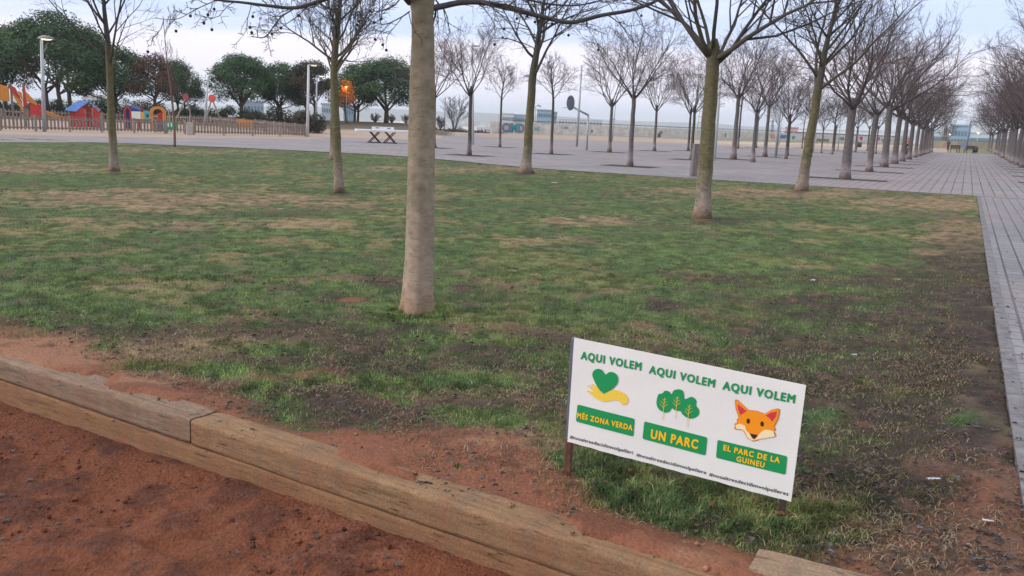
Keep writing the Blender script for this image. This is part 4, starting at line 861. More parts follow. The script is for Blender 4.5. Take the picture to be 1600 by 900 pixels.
# --- trees on the plaza and avenue: variants shared by copies
PG = 'bare trees planted in the paved plaza'; AG = 'bare trees lining the avenue'
def variant(seed, m_tr, rt, cr, chh, prim, **k):
    tr, br, _ = bare_tree(seed, fork=2.8, rtr=rt, crown_r=cr, crown_h=chh, prim=prim, cfg=dict(n=[8, 6, 4], rmin=.0052, ratio=[.6, .55, .5], up=.04, wob=.13), **k)
    e_ = empty('bare_tree', (0, 0, -50)); tr.build('trunk', m_tr, e_); br.build('branches', m_twig, e_); return e_
plz = [variant(41, bark_grey, .10, 2.0, 2.5, 7, flare=1.6), variant(42, bark_dark, .085, 1.9, 2.2, 7, flare=1.5), variant(43, bark_grey, .095, 2.1, 2.4, 8, flare=1.7), variant(44, bark_dark, .08, 1.8, 2.3, 6, leader=True, th=(35, 60))]
ave = [variant(51, bark_grey, .165, 2.5, 3.7, 8, flare=1.25, th=(38, 70), upp=.13), variant(52, bark_grey, .155, 2.6, 3.6, 8, flare=1.35, th=(38, 68), lean=(.02, 0), upp=.12), variant(53, bark_grey, .15, 2.5, 3.8, 9, flare=1.3, th=(36, 68), upp=.12), variant(54, bark_grey, .145, 2.7, 3.3, 7, flare=1.4, th=(42, 74), lean=(-.03, .02), upp=.11, bend=.03), variant(55, bark_grey, .16, 2.3, 3.9, 9, flare=1.3, th=(30, 62), lean=(.01, -.03), upp=.10, bend=-.03)]
used = set()
def use(v, p, rz, s, label, group, sz=None):
    if v.name in used: o = copy_tree(v)
    else: o = v; used.add(v.name)
    o.location = (p[0], p[1], p[2]); o.rotation_euler = (0, 0, rz); o.scale = (sz or s, sz or s, s); tag(o, label, 'tree', group); return o
m_soil = mat('tree pit soil', (.055, .045, .042), .95, .3, 8, bump=.4)
def pit(p, w=1.15, l=.8):
    M_ = Matrix.Rotation(R(90) - AV, 3, 'Z'); q = [M_ @ Vector(v) for v in ((-l, -w, 0), (l, -w, 0), (l, w, 0), (-l, w, 0))]
    sheet('tree_pit', [(p[0] + v.x, p[1] + v.y) for v in q], .010, m_soil)
plaza = [ # base px, fork py, variant, width scale, label
    (677, 231, 152, 0, 1.15, 'bare plaza tree mostly hidden behind the thick foreground trunk'),
    (733, 243, 143, 1, 1.0, 'bare tree on the plaza between the thick trunk and the graffiti wall end'),
    (781, 230, 160, 3, .9, 'small bare tree on the plaza in front of the left end of the graffiti'),
    (861, 241, 162, 3, 1.0, 'bare tree on the plaza left of the basketball hoop'),
    (952, 238, 161, 2, 1.0, 'bare tree on the plaza just right of the basketball post'),
    (984, 260, 152, 0, 1.0, 'front bare tree of the plaza with broad vase crown, right of the basketball hoop'),
    (1022, 236, 170, 2, .95, 'bare tree on the plaza between the front vase-shaped tree and the concrete post'),
    (1075, 236, 174, 1, 1.0, 'farther of the two bare trees behind the square concrete post'),
    (1080, 250, 170, 1, 1.0, 'nearer of the two bare trees behind the square concrete post'),
    (1146, 249, 152, 0, 1.0, 'bare plaza tree with a brown wound at its foot, right of the stout mossy tree'),
    (1153, 232, 170, 3, .9, 'slim far bare tree directly behind the one with the wounded foot'),
    (1181, 231, 184, 2, .9, 'small far bare tree midway between the stout and the leaning lawn trees'),
    (1195, 245, 166, 0, .95, 'leaning grey bare tree on the plaza left of the tall lamp pole'),
    (1230, 243, 190, 2, 1.0, 'bare tree on the plaza just left of the leaning lawn tree'),
    (1283, 239, 200, 2, .9, 'far bare tree on the plaza between the leaning lawn tree and the first avenue tree'),
    (1303, 236, 198, 1, .9, 'far bare tree just left of the first avenue trunk'),
    (1253, 231, 196, 3, .9, 'far bare tree hidden behind the leaning lawn tree'),
    (1336, 238, 200, 0, .9, 'far bare tree seen between the first two avenue trunks'),
    (1368, 240, 200, 2, .9, 'far bare tree seen between the second and third avenue trunks'),
    (1213, 232, 193, 1, .85, 'far bare tree behind the grey leaning plaza tree'),
    (1100, 228, 186, 3, .85, 'far bare tree hidden by the stout mossy trunk')]
for i, (bx, by, fy, v, ws, lab) in enumerate(plaza):
    p = G(bx, by); s = ztop(p, fy) / 2.8; use(plz[v], p, i * 2.1, max(s, .75), lab, PG, max(.8, s) * ws); pit(p)
ordn = ['first', 'second', 'third', 'fourth', 'fifth', 'sixth', 'seventh', 'eighth', 'ninth', 'tenth', 'eleventh', 'twelfth', 'thirteenth', 'fourteenth', 'fifteenth', 'sixteenth']
Lr = [(1320, 280), (1353, 268), (1378, 261), (1396, 255.8), (1409, 252.2), (1420.5, 249), (1429.5, 246.2), (1436, 244), (1441, 242.4), (1446, 241), (1451, 239.8), (1457, 238.4)]
g0 = G(*Lr[0]); 
for i, q in enumerate(Lr):
    p = G(*q); t = (p[:2] - g0[:2]) @ AU; p[:2] = g0[:2] + AU * t
    s = [1.02, .93, 1.0, .92, .96, 1.0][i % 6]
    if i < 5: s = ztop(p, [163, 178, 168, 181, 186][i]) / 2.8
    use(ave[[0, 3, 1, 4, 2][i % 5]], p, i * 1.7 + .4, s, ('bare tree with whitish foot, nearest of the avenue\'s left row' if i == 0 else f'{ordn[i]} bare tree of the avenue\'s left row, counted from the lawn'), AG); pit(p, 1.5, .5)
r0_ = G(1596, 262); k_ = 0
for t in [-25, -17.5, -11, -5.5, 0, 6, 12, 18.5, 26, 35, 45, 57, 71, 87, 105]:
    p = np.array([*(r0_[:2] + AU * t + AVR * .1 * math.sin(t)), 0]); i = k_; k_ += 1
    x_, y_ = proj(*p)
    lab = 'right-edge bare tree showing only branches in the top right corner' if t == -17.5 else (f'{ordn[k_ - 1]} bare tree of the avenue\'s right row from the near end')
    use(ave[[4, 1, 3, 0, 2][i % 5]], p, i * 2.3 + 1, [1.0, .95, 1.05][i % 3], lab, AG); pit(p, 1.3, .5)
# second row behind the avenue's left row (seen between the trunks)
for i, t in enumerate([14, 24, 34, 46, 60, 76]):
    p = np.array([*(g0[:2] - AVR * 6.5 + AU * t), 0]); use(plz[i % 4], p, i * 1.3, .98, f'{ordn[i]} bare tree of the row behind the avenue\'s left row', AG)

# --- conifers and shrubs
def leafmass(rg, centers, radii, n, size, cols, flat=1.0, tri=False):
    """leaf-sized faces gathered in clumps"""
    ci = rg.choice(len(centers), n, p=np.array(radii) ** 2 / (np.array(radii) ** 2).sum()); C_ = np.array(centers)[ci]; rr = np.array(radii)[ci]
    d = rg.normal(0, 1, (n, 3)); d /= np.linalg.norm(d, axis=1)[:, None]; r = rr * rg.uniform(.25, 1.05, n) ** .55; r = r * np.where(rg.uniform(0, 1, n) < .14, rg.uniform(1.0, 1.45, n), 1.0); P = C_ + d * r[:, None] * np.array([1, 1, flat])
    nrm = d + rg.normal(0, .8, (n, 3)); nrm /= np.linalg.norm(nrm, axis=1)[:, None]; u = np.cross(nrm, rg.normal(0, 1, (n, 3))); u /= np.linalg.norm(u, axis=1)[:, None]; w = np.cross(nrm, u); s = size * rg.uniform(.5, 1.4, n)[:, None]
    V = np.stack([P - u * s * .5, P + w * s * .9, P + u * s * .6 - w * s * .2], 1).reshape(-1, 3); F = np.arange(3 * n).reshape(n, 3)
    cc = np.array(cols); tc_ = cc[rg.integers(0, len(cc), len(centers))][ci] * rg.uniform(.7, 1.35, (n, 1)); return V, F, np.repeat(tc_, 3, 0)
m_foliage = attr_mat('foliage', .8, 0, 1, .15, 2, spec=.2); m_pinebark = mat('pine bark', (.14, .09, .065), .95, .4, 10)
def pine(seed, Hh, cr, cbot, stems=1, cols=((.058, .112, .052), (.085, .145, .06), (.042, .08, .042)), n=9000, leafsize=.17, flat=.85, name='pine_tree', dome=.62):
    rg = np.random.default_rng(seed); e_ = empty(name, (0, 0, -60)); tr = MB(); cen = []; rad = []
    ncl = int(60 + cr * 6)
    for i in range(ncl):
        a = rg.uniform(0, 6.283); q = math.sqrt(rg.uniform(0, 1)); x, y = cr * .88 * q * math.cos(a), cr * .88 * q * math.sin(a)
        topz = Hh - (Hh - cbot) * dome * q ** 2.5 - .5; z = rg.uniform(cbot + (topz - cbot) * .25 * (q < .6) + .3, topz) if rg.random() < .55 else topz
        cen.append((x, y, z)); rad.append(rg.uniform(.4, .85) * (Hh - cbot) / 5 + .3)
    for s in range(stems):
        off = (s - (stems - 1) / 2) * .8; base = np.array([off, rg.uniform(-.3, .3), -.1]); T = grow_path(rg, base, (off * .25, 0, 1), cbot * .95, 6, .05, .05); r = .028 * Hh / (1 + .25 * (stems - 1)); tr.tube(T, list(np.linspace(r * 1.15, r * .75, 7)), 8)
        for i in range(9):
            c = cen[rg.integers(len(cen))]; st = T[-1 - (i % 3)]; mid = (st + np.array(c)) / 2 + np.array([0, 0, -.15 * Hh * .2 * rg.uniform(0, 1)]) + np.array([(c[0] - st[0]) * .15, (c[1] - st[1]) * .15, 0]); tr.tube(smooth_px([st, mid, np.array(c)], 3), list(np.linspace(r * .5, .03, 7)), 5, caps=False)
    V, F, C_ = leafmass(rg, cen, rad, n, leafsize, cols, flat)
    tr.build('trunk', m_pinebark, e_); npmesh('crown', V, F, m_foliage, e_, C_); return e_
pv = [pine(61, 10, 4.6, 3.2, 3, n=36000, leafsize=.15), pine(62, 8, 3.6, 2.3, 1, n=26000, leafsize=.14), pine(63, 7.5, 3.2, 2.2, 2, n=20000, leafsize=.14)]
BROWN = ((.12, .075, .06), (.16, .09, .065), (.07, .07, .045), (.10, .06, .05)); MIX = ((.05, .07, .04), (.09, .07, .05), (.04, .06, .035), (.08, .055, .045))
FG = 'trees beyond the playground'
def far_tree(v, bx, by, dist, toppy, halfw, label, cat='tree', baseH=None, baseR=None, rz=0):
    p = AT(bx, by, dist); h = ztop(p, toppy) - p[2]; w = halfw / ppm(p); o = copy_tree(v) if v.name in used else v; used.add(v.name)
    o.location = p; o.rotation_euler = (0, 0, rz); o.scale = (w / baseR, w / baseR, h / baseH); tag(o, label, cat, FG); return o
BP = {0: (10, 4.6), 1: (8, 3.6), 2: (7.5, 3.2)}
for v, bx, by, dist, tp, hw, lab, rz in [
    (0, 92, 168, 112, 24, 84, 'largest dark umbrella pine behind the slide tower, with several stems', 0),
    (1, 8, 166, 120, 42, 52, 'dark pine at the far left edge behind the yellow play tower', 1),
    (2, 178, 168, 114, 72, 58, 'dark pine behind the leftmost lawn tree', 2),
    (2, 283, 172, 114, 96, 33, 'small dark pine left of the swing\'s left leg', 3.3),
    (1, 378, 176, 113, 86, 53, 'round-topped green pine rising behind the hedge right of the swing', 4),
    (2, 438, 180, 116, 100, 42, 'pine between the round-topped pine and the brownish one', 5.2),
    (1, 603, 193, 117, 92, 60, 'broad green pine on the grass bank just left of the thick trunk', 1.1),
    (2, 556, 190, 119, 102, 38, 'green pine on the grass bank behind the lamplit orange leaves', 2.1)]:
    far_tree(pv[v], bx, by, dist, tp, hw, lab, baseH=BP[v][0], baseR=BP[v][1], rz=rz)
bt = pine(71, 8, 3.2, 3.0, 1, BROWN, 9000, .17, .8, 'brown_tree', dome=.8); far_tree(bt, 240, 171, 107, 82, 38, 'tree with rusty brown dry leaves behind the small playhouse', baseH=8, baseR=3.2)
bt2 = pine(72, 8, 3.2, 3.0, 2, MIX, 16000, .15, .7, 'brownish_pine'); far_tree(bt2, 487, 183, 112, 93, 40, 'brownish green tree behind the two lit lamp posts', baseH=8, baseR=3.2)
def shrub(seed, L, Dp, Hh, cols, n, size=.12, name='hedge_shrub'):
    rg = np.random.default_rng(seed); cen = []; rad = []
    for i in range(int(10 + L * 3)):
        x = rg.uniform(-L / 2, L / 2); k = math.sqrt(max(0, 1 - (2 * x / L) ** 2)) * .5 + .5; r = rg.uniform(.35, .6) * Hh * .5; cen.append((x, rg.uniform(-Dp / 2, Dp / 2), rg.uniform(r * .6, max(r * .7, Hh * k - r)))); rad.append(r)
    V, F, C_ = leafmass(rg, cen, rad, n, size, cols); V[:, 2] = np.maximum(V[:, 2], -.05)
    st = MB()
    for i in range(7): c = cen[i]; st.tube([(c[0] * .8, c[1] * .8, -.1), c], [.05, .02], 5)
    e_ = empty(name, (0, 0, 0)); npmesh('foliage', V, F, m_foliage, e_, C_); st.build('stem', m_pinebark, e_); return e_
DK = ((.022, .04, .022), (.035, .055, .03), (.028, .045, .03)); DKB = ((.05, .05, .035), (.08, .055, .045), (.04, .05, .03), (.10, .06, .05))
for i, (bx, by, dist, hw, tp, cols, lab) in enumerate([(85, 172, 103, 44, 148, DK, 'dark green hedge shrub behind the slide'), (170, 172, 103, 48, 146, DK, 'dark green hedge shrub behind the blue-roofed playhouse'), (230, 174, 103, 30, 150, ((.05, .06, .045), (.07, .07, .055)), 'thin greyish shrub behind the small playhouse'),
    (297, 176, 102, 24, 160, DK, 'dark shrub between the legs of the swing'), (362, 180, 99, 48, 163, DK, 'dark hedge shrub right of the swing'), (437, 186, 92, 50, 160, ((.03, .04, .025), (.05, .045, .035), (.04, .045, .03)), 'big rounded dark shrub behind the right fence'), (480, 195, 82, 24, 166, DKB, 'reddish brown shrub behind the lamp post at the fence corner'), (8, 172, 104, 30, 152, DK, 'dark shrub at the far left edge')]):
    p = AT(bx, by, dist); s = ppm(p); o = shrub(80 + i, 2 * hw / s, 2.0, ztop(p, tp) - p[2], cols, 6500); o.location = p; o.rotation_euler = (0, 0, -math.atan2(p[0], p[1])); tag(o, lab, 'shrub', 'hedge shrubs around the playground')
# ================================================================== PLAYGROUND
m_fence = mat('weathered fence timber', (.27, .21, .18), .9, .4, 8); m_fence2 = mat('fence timber light', (.33, .27, .23), .9, .35, 8)
m_orange = mat('orange plastic', (.66, .25, .05), .5, .25, 4); m_red = mat('red panel', (.55, .05, .045), .5, .2, 4); m_blue = mat('blue roof', (.085, .20, .50), .45, .35, 3); m_navy = mat('navy roof', (.03, .04, .16), .5)
m_white = mat('white panel', (.75, .74, .68), .5); m_yellow = mat('yellow panel', (.68, .38, .05), .5); m_teal = mat('teal plastic', (.06, .42, .52), .5); m_dark = mat('dark metal', (.045, .045, .05), .6); m_steel = mat('galvanised steel', (.40, .42, .45), .5, .15, 5, metal=.3)
m_conc = mat('pale concrete', (.44, .40, .36), .9, .25, 5); m_sgreen = mat('playground sign green', (.02, .28, .13), .5)
def frame_rz(p): return -math.atan2(p[0], p[1])
def fence(P, label, name='picket_fence', h=1.0, sp=.235, w=.115, postsp=2.1, gap_low=.08, m=m_fence, group=None):
    """pickets, rails and posts along ground points"""
    P = [np.array(q) for q in P]; e_ = empty(name, P[0], 0, label, 'fence', group); pk = MB(); rl = MB(); rg = np.random.default_rng(int(abs(P[0][0]) * 10))
    for a, b in zip(P[:-1], P[1:]):
        a = a - P[0]; b = b - P[0]; L = math.hypot(b[0] - a[0], b[1] - a[1]); d = (b - a) / L; rz = math.atan2(d[1], d[0]); n = int(L / sp)
        nv = np.array([-d[1], d[0], 0])
        for i in range(n):
            q = a + d * (i + .5) * sp; hh = h * rg.uniform(.97, 1.01); pk.box((q[0], q[1], q[2] + gap_low + (hh - gap_low) / 2), (w, .022, hh - gap_low), rz)
        for z in (.22, h - .22):
            rl.tube([a + nv * .03 + np.array([0, 0, z]), b + nv * .03 + np.array([0, 0, z])], .045, 4)
        n = max(1, int(L / postsp))
        for i in range(n + 1):
            q = a + d * L * i / n + nv * .05; mb = MB(); mb.box((0, 0, h / 2), (.13, .13, h + .1), rz); o = mb.build('post', m_fence2, e_, .01); o.location = q
    pk.build('pickets', m, e_); rl.build('rail', m_fence2, e_); return e_
fence([G(-95, 200.6), G(0, 203.6), G(160, 206.3), G(258, 208.2)], 'weathered picket fence in front of the slide and playhouses, left of the gate')
fence([G(303, 210.2), G(479, 213.6)], 'weathered picket fence right of the gate, ending at the white lamp post')
cpt = G(480.5, 213.3); rearL = AT(235, 178, 98)
fence([cpt, AT(400, 196, 84), AT(330, 188, 92), rearL, AT(120, 172, 98), AT(-40, 168, 98)], 'long rear picket fence of the playground in front of the dark hedges', sp=.30, w=.14, gap_low=.02, h=.95)
# gate with the green sign
pg = G(260, 208.3); pg2 = G(290, 209.4); gate = empty('playground_gate', pg, math.atan2(pg2[1] - pg[1], pg2[0] - pg[0]), 'low picket gate with a green sign showing white children figures', 'gate')
Lg = np.linalg.norm(pg2 - pg); mb = MB()
for i in range(6): mb.box((.12 + i * (Lg - .24) / 5, 0, .5), (.10, .022, .82))
mb.build('pickets', m_fence, gate); mb = MB(); mb.box((Lg / 2, .03, .3), (Lg, .05, .08)); mb.box((Lg / 2, .03, .8), (Lg, .05, .08)); mb.build('rail', m_fence2, gate)
for x_ in (.02, Lg - .02): mb = MB(); mb.box((x_, 0, .5), (.11, .11, 1.02)); mb.build('post', m_fence2, gate)
s_ = MB(); s_.box((.40, -.035, .58), (.74, .02, .52)); gs = s_.build('sign_panel', m_sgreen, gate); fg = MB()
for i in range(3):
    cx = .18 + i * .23; fg.lathe([(.0001, -.012), (.045, -.012), (.045, 0), (.0001, 0)], (0, 0, 0), 10) if 0 else None
    M_ = Matrix.Translation((cx, -.047, 0)) @ Matrix.Rotation(R(90), 4, 'X')
    fg.prism([(.045 * math.cos(a * .785), .74 + .045 * math.sin(a * .785)) for a in range(8)], 0, .004, M_)
    fg.prism([(-.03, .68), (-.08, .62), (-.07, .60), (-.03, .63), (-.04, .46), (-.01, .46), (0, .54), (.01, .46), (.04, .46), (.03, .63), (.07, .60), (.08, .62), (.03, .68)], 0, .004, M_)
fg.build('figures', m_white, gs)
mb = MB(); q = G(296.5, 210.3); s_ = ppm(q); w_ = 8 / s_; mb.box((0, 0, .42), (w_, w_, .92)); o = mb.build('gate_pillar', m_conc, None, .02); o.location = q; o.rotation_euler = (0, 0, frame_rz(q)); tag(o, 'pale concrete pillar between the gate and the right fence', 'pillar')
# litter bin
q = G(250, 207.3); b_ = empty('litter_bin', q, frame_rz(q), 'round grey litter bin standing at the fence beside the green sign', 'bin'); mb = MB(); mb.lathe([(.0001, .10), (.24, .10), (.27, .16), (.28, .72), (.27, .76), (.25, .76), (.24, .70), (.0001, .66)], n=20); mb.build('drum', mat('bin grey', (.16, .16, .18), .6, .3, 6), b_)
mb = MB(); mb.lathe([(.285, .66), (.30, .68), (.30, .78), (.275, .80)], n=20); mb.build('rim', m_steel, b_); mb = MB(); mb.box((-.3, 0, .44), (.05, .05, .9)); mb.box((.3, 0, .44), (.05, .05, .9)); mb.build('frame', m_fence, b_)
# slide tower
def item(px, py, dist, name, label, cat):
    p = AT(px, py, dist); e_ = empty(name, p, frame_rz(p), label, cat); s = ppm(p); zz = lambda y: ztop(p, y) - p[2]; xx = lambda x: (x - px) / s; return e_, xx, zz, s
e_, xx, zz, s = item(24, 200, 75, 'slide_tower', 'orange and red wooden play tower with a slide behind the left fence', 'play tower')
po = []
for x_, top in ((-22, 140), (10, 152), (22, 130), (39, 130), (43, 160), (0, 150), (33, 160), (-6, 150)):
    for y_ in ((0, 1.3) if x_ in (22, 39, -22) else (0.02,)):
        mb = MB(); mb.box((xx(x_ if 0 else x_), y_, zz(top) / 2), (.16 if x_ in (22, 39, -22) else .09, .12, zz(top))); mb.build('post', m_fence, e_)
def panel(name, L, y0, th, m, par=None):
    M_ = Matrix.Translation((0, y0, 0)) @ Matrix.Rotation(R(90), 4, 'X'); mb = MB(); mb.prism([(xx(a), zz(b)) for a, b in L], 0, th, M_); return mb.build(name, m, par or e_)
for y_ in (-.1, 1.35):
    panel('bridge_side', [(-40, 128), (-20, 129), (0, 130), (5, 131.5), (19, 136), (19, 159), (8, 158), (-4, 154), (-20, 149), (-40, 147)], y_, .06, m_orange)
for L, m_ in (([(23, 142), (36, 158), (36, 176), (24, 150)], m_orange), ([(23, 134), (28, 137), (33, 152), (36, 160), (23, 145)], m_red), ([(38, 136), (41, 136), (42, 164), (38, 164)], m_red), ([(41, 141), (56, 160), (56, 163), (42, 158)], m_orange), ([(30, 141), (36, 144), (37, 158), (32, 150)], m_orange)):
    panel('side_panel', L, -.14, .05, m_)
panel('red_panel', [(45.5, 161.5), (66, 161.5), (66, 182), (45.5, 182)], -.12, .05, m_red)
mb = MB(); mb.box((xx(31), .65, zz(176)), (.95, 1.2, .08)); mb.build('platform', m_fence, e_)
sl = MB(); pts = [(68, 172), (76, 175.5), (86, 179.5), (98, 182.5)]
for y_ in (-.3, .3):
    V = []; n = len(pts)
    sl.tube([(xx(a), y_, zz(b)) for a, b in pts], .06, 6)
V = [(xx(a), y_, zz(b) - .12) for a, b in pts + [(108, 188)] for y_ in (-.3, .3)]; sl.add(V, [(2 * i, 2 * i + 2, 2 * i + 3, 2 * i + 1) for i in range(4)]); 
V = [(xx(a), -.3, zz(b) + .0) for a, b in pts] + [(xx(a), -.3, zz(b) - .25) for a, b in pts]; sl.add(V, [(i, i + 1, 5 + i, 4 + i) for i in range(3)])
sl.build('slide', m_orange, e_)
# playhouse with blue roof
e_, xx, zz, s = item(130, 201, 76, 'blue_roof_playhouse', 'red playhouse with a big sloping blue roof behind the fence', 'playhouse')
for L, y_ in (([(112, 171), (121, 173), (133, 168), (133, 199), (112, 199)], -.05), ([(145, 166), (151, 170), (155, 176), (155, 199), (145, 199)], -.05), ([(112, 171), (136, 163), (136, 199), (112, 199)], 1.3), ([(136, 163), (155, 176), (155, 199), (136, 199)], 1.35)):
    panel('wall', L, y_, .05, m_red)
mb = MB(); mb.box((xx(134), .0, (zz(171)) / 2), (.12, .12, zz(171))); mb.box((xx(144), 0, zz(168) / 2), (.1, .1, zz(168))); mb.build('post', m_fence2, e_)
def quadslab(name, C, th, m):   # slab through four local corners
    mb = MB(); C = [Vector(c) for c in C]; n = (C[1] - C[0]).cross(C[3] - C[0]).normalized() * th; V = C + [c - n for c in C]; mb.add(V, [(0, 1, 2, 3), (7, 6, 5, 4), (0, 4, 5, 1), (1, 5, 6, 2), (2, 6, 7, 3), (3, 7, 4, 0)]); return mb.build(name, m, e_)
zt_, zb_ = zz(157.5), zz(173.8)
quadslab('roof', [(xx(105.5), -.45, zb_ + .05), (xx(121), -.55, zb_ - .03), (xx(140), .9, zt_), (xx(125.5), 1.0, zt_ + .05)], .05, m_blue)
quadslab('roof', [(xx(140), .88, zt_ - .02), (xx(155), -.45, zz(171)), (xx(158), 1.3, zz(172)), (xx(142), 1.6, zt_)], .05, m_navy)
mb = MB(); mb.box((xx(139), .3, zz(176)), (.45, .05, .06)); mb.build('bench', m_fence, e_)
# small playhouse
e_, xx, zz, s = item(212, 203, 77, 'small_playhouse', 'small red playhouse with navy roof and white counter panel behind the fence', 'playhouse')
def arch(cx, base, spring, top, hw, k=8, pointed=True):
    if pointed: return [(cx - hw, base), (cx - hw, spring), (cx, top), (cx + hw, spring), (cx + hw, base)]
    return [(cx - hw, base)] + [(cx - hw * math.cos(i * math.pi / k), spring - (spring - top) * math.sin(i * math.pi / k)) for i in range(k + 1)] + [(cx + hw, base)]
def archwall(name, cx, base, spring, top, hw, frac, y0, m, m_in, pointed=True, k=10):
    O = arch(cx, base, spring, top, hw, k, pointed); I = arch(cx, base, spring + (spring - top) * -.0 + 0, top + (spring - top) * .45, hw * frac, k, pointed)
    M_ = Matrix.Translation((0, y0, 0)) @ Matrix.Rotation(R(90), 4, 'X'); mb = MB(); n = len(O)
    for h in (0, .08):
        V = [M_ @ Vector((xx(a), zz(b), h)) for a, b in O + I]; mb.add(V, [(i, i + 1, n + i + 1, n + i) for i in range(n - 1)])
    for Q in (O, I):
        V = [M_ @ Vector((xx(a), zz(b), h)) for h in (0, .08) for a, b in Q]; mb.add(V, [(i, i + 1, n + i + 1, n + i) for i in range(n - 1)])
    mb.build(name, m, e_)
    if m_in: mb = MB(); mb.prism([(xx(a), zz(b)) for a, b in I], 0, .02, Matrix.Translation((0, y0 + .12, 0)) @ Matrix.Rotation(R(90), 4, 'X')); mb.build('door_panel', m_in, e_)
archwall('gable_wall', 201.5, 203, 173, 165, 5.8, .5, -.1, m_red, m_navy)
archwall('gable_wall', 221.5, 203, 173, 165, 5.2, .5, .8, m_red, None)
quadslab('roof', [(xx(202), -.15, zz(165.5)), (xx(207), -.2, zz(173.5)), (xx(222), -.1, zz(173.5)), (xx(219), .7, zz(165.5))], .04, m_navy)
panel('counter_panel', [(207, 174), (220, 174), (220, 185.5), (207, 185.5)], -.25, .04, m_white)
mb = MB(); mb.box((xx(213.4), -.30, zz(179)), (.09, .02, .20)); mb.build('counter_motif', m_cream, e_)
panel('side_panel', [(220.3, 174), (225.5, 175), (225.5, 186), (220.3, 186)], -.22, .04, m_yellow)
for x_ in (207, 212, 220, 225): mb = MB(); mb.box((xx(x_), -.1, zz(186) / 2), (.07, .07, zz(186))); mb.build('post', m_red if x_ < 215 else m_orange, e_)
# tunnel with orange arch
e_, xx, zz, s = item(245, 203, 77, 'arch_play_panel', 'orange arch with teal crawl tunnel between the small playhouse and the bin', 'play equipment')
archwall('arch', 247.5, 203, 176, 165.5, 12, .54, -.1, m_orange, None, False)
panel('red_gate', [(247, 176), (254, 176), (254, 200), (247, 200)], .1, .04, m_red)
c_ = (xx(231), .25, zz(181)); mb = MB(); M_ = Matrix.Translation(c_) @ Matrix.Rotation(R(90), 4, 'X')
O = [(xx(227) - c_[0], zz(173.5) - c_[2]), (xx(235) - c_[0], zz(174) - c_[2]), (xx(235.5) - c_[0], -.3), (xx(227.5) - c_[0], -.33)]; mb.prism(O, 0, .35, M_); mb.build('tunnel', m_teal, e_)
mb = MB(); mb.prism([(.07 + .10 * math.cos(a * .524), -.02 + .13 * math.sin(a * .524)) for a in range(12)], .352, .36, M_); mb.build('tunnel_opening', m_dark, e_)
panel('side_panel', [(235.5, 175), (238, 175), (238, 188), (235.5, 188)], -.05, .04, m_yellow)
# swing
p = AT(312, 190, 88); e_ = empty('swing_set', p, frame_rz(p) - .1, 'timber swing frame with two round red end discs and hanging seats', 'swing'); s = ppm(p); zz = lambda y: ztop(p, y) - p[2]; xx = lambda x: (x - 312) / s
zb = zz(154.5); xl, xr = xx(293), xx(331)
for k_, (x_, ys) in enumerate(((xl, -1), (xr, 1))):
    for dx, dy in ((-1.15 if k_ == 0 else -.75, -.6), (.55 if k_ == 0 else .95, .8)): mb = MB(); mb.cyl((x_ + dx, dy, -.05), (x_, 0, zb + .1), .07, n=8); mb.build('leg', m_fence2, e_)
    mb = MB(); mb.tube([(x_ - .03, -.16, zb + .08), (x_ + .03, -.08, zb + .08)], .37, 20); mb.build('disc', m_red if k_ else mat('dark red disc', (.25, .035, .04), .5, .5, 8), e_)
mb = MB(); mb.cyl((xl, 0, zb), (xr, 0, zb - .1), .045, n=8); mb.build('crossbar', m_steel, e_)
for x_ in (xx(303), xx(317)):
    mb = MB(); [mb.cyl((x_ + q_, 0, zb - .05), (x_ + q_, .03, .55), .012, n=4) for q_ in (-.22, .22)]; c = mb.build('chain', m_dark, e_); mb = MB(); mb.box((x_, .03, .53), (.46, .2, .05)); mb.build('seat', m_dark, e_)
# spring panel (orange) behind right fence
p = AT(383, 203, 79); e_ = empty('orange_play_panel', p, frame_rz(p), 'low orange play panel just behind the right picket fence', 'play equipment'); s = ppm(p); zz = lambda y: ztop(p, y) - p[2]; xx = lambda x: (x - 383) / s
panel('board', [(371, 186), (395, 188), (395, 200), (371, 200)], 0, .05, m_orange); mb = MB(); mb.box((xx(373), .1, .5), (.1, .1, 1)); mb.box((xx(393), .1, .5), (.1, .1, 1)); mb.build('leg', m_fence, e_)

# ================================================================== TABLE, HOOP, POLES
p = G(597, 223.5); e_ = empty('outdoor_table', p, frame_rz(p) + .12, 'white table tennis table with crossed dark legs standing on the paving', 'table'); s = ppm(p); zz = lambda y: ztop(p, y); xx = lambda x: (x - 597) / s
m_tab = mat('white table', (.80, .80, .82), .35, .06, 3); m_rust = mat('dark rusty legs', (.10, .05, .045), .7, .4, 10)
zt_ = zz(203.2); mb = MB(); mb.box((xx(598), 0, zt_ - .05), ((640 - 556) / s, 1.5, .14)); mb.build('tabletop', m_tab, e_, .02)
mb = MB(); mb.box((xx(597), -.45, zt_ + .12), ((614 - 580) / s, .04, .20)); nb_ = mb.build('net_board', m_tab, e_)
mb = MB(); mb.box((xx(588), -.475, zt_ + .14), (.22, .01, .05)); mb.box((xx(606), -.475, zt_ + .12), (.22, .01, .05)); mb.build('net_slot', m_dark, nb_)
for cx in (585, 609):
    for y_ in (-.45, .45):
        mb = MB(); mb.tube([(xx(cx - 9), y_, 0), (xx(cx + 8), y_, zt_ - .1)], .033, 4); mb.tube([(xx(cx + 9), y_ + .06, 0), (xx(cx - 7), y_ + .06, zt_ - .1)], .033, 4); mb.build('leg', m_rust, e_)
    mb = MB(); mb.box((xx(cx), 0, .03), (20 / s, 1.1, .05)); mb.build('foot', m_rust, e_)
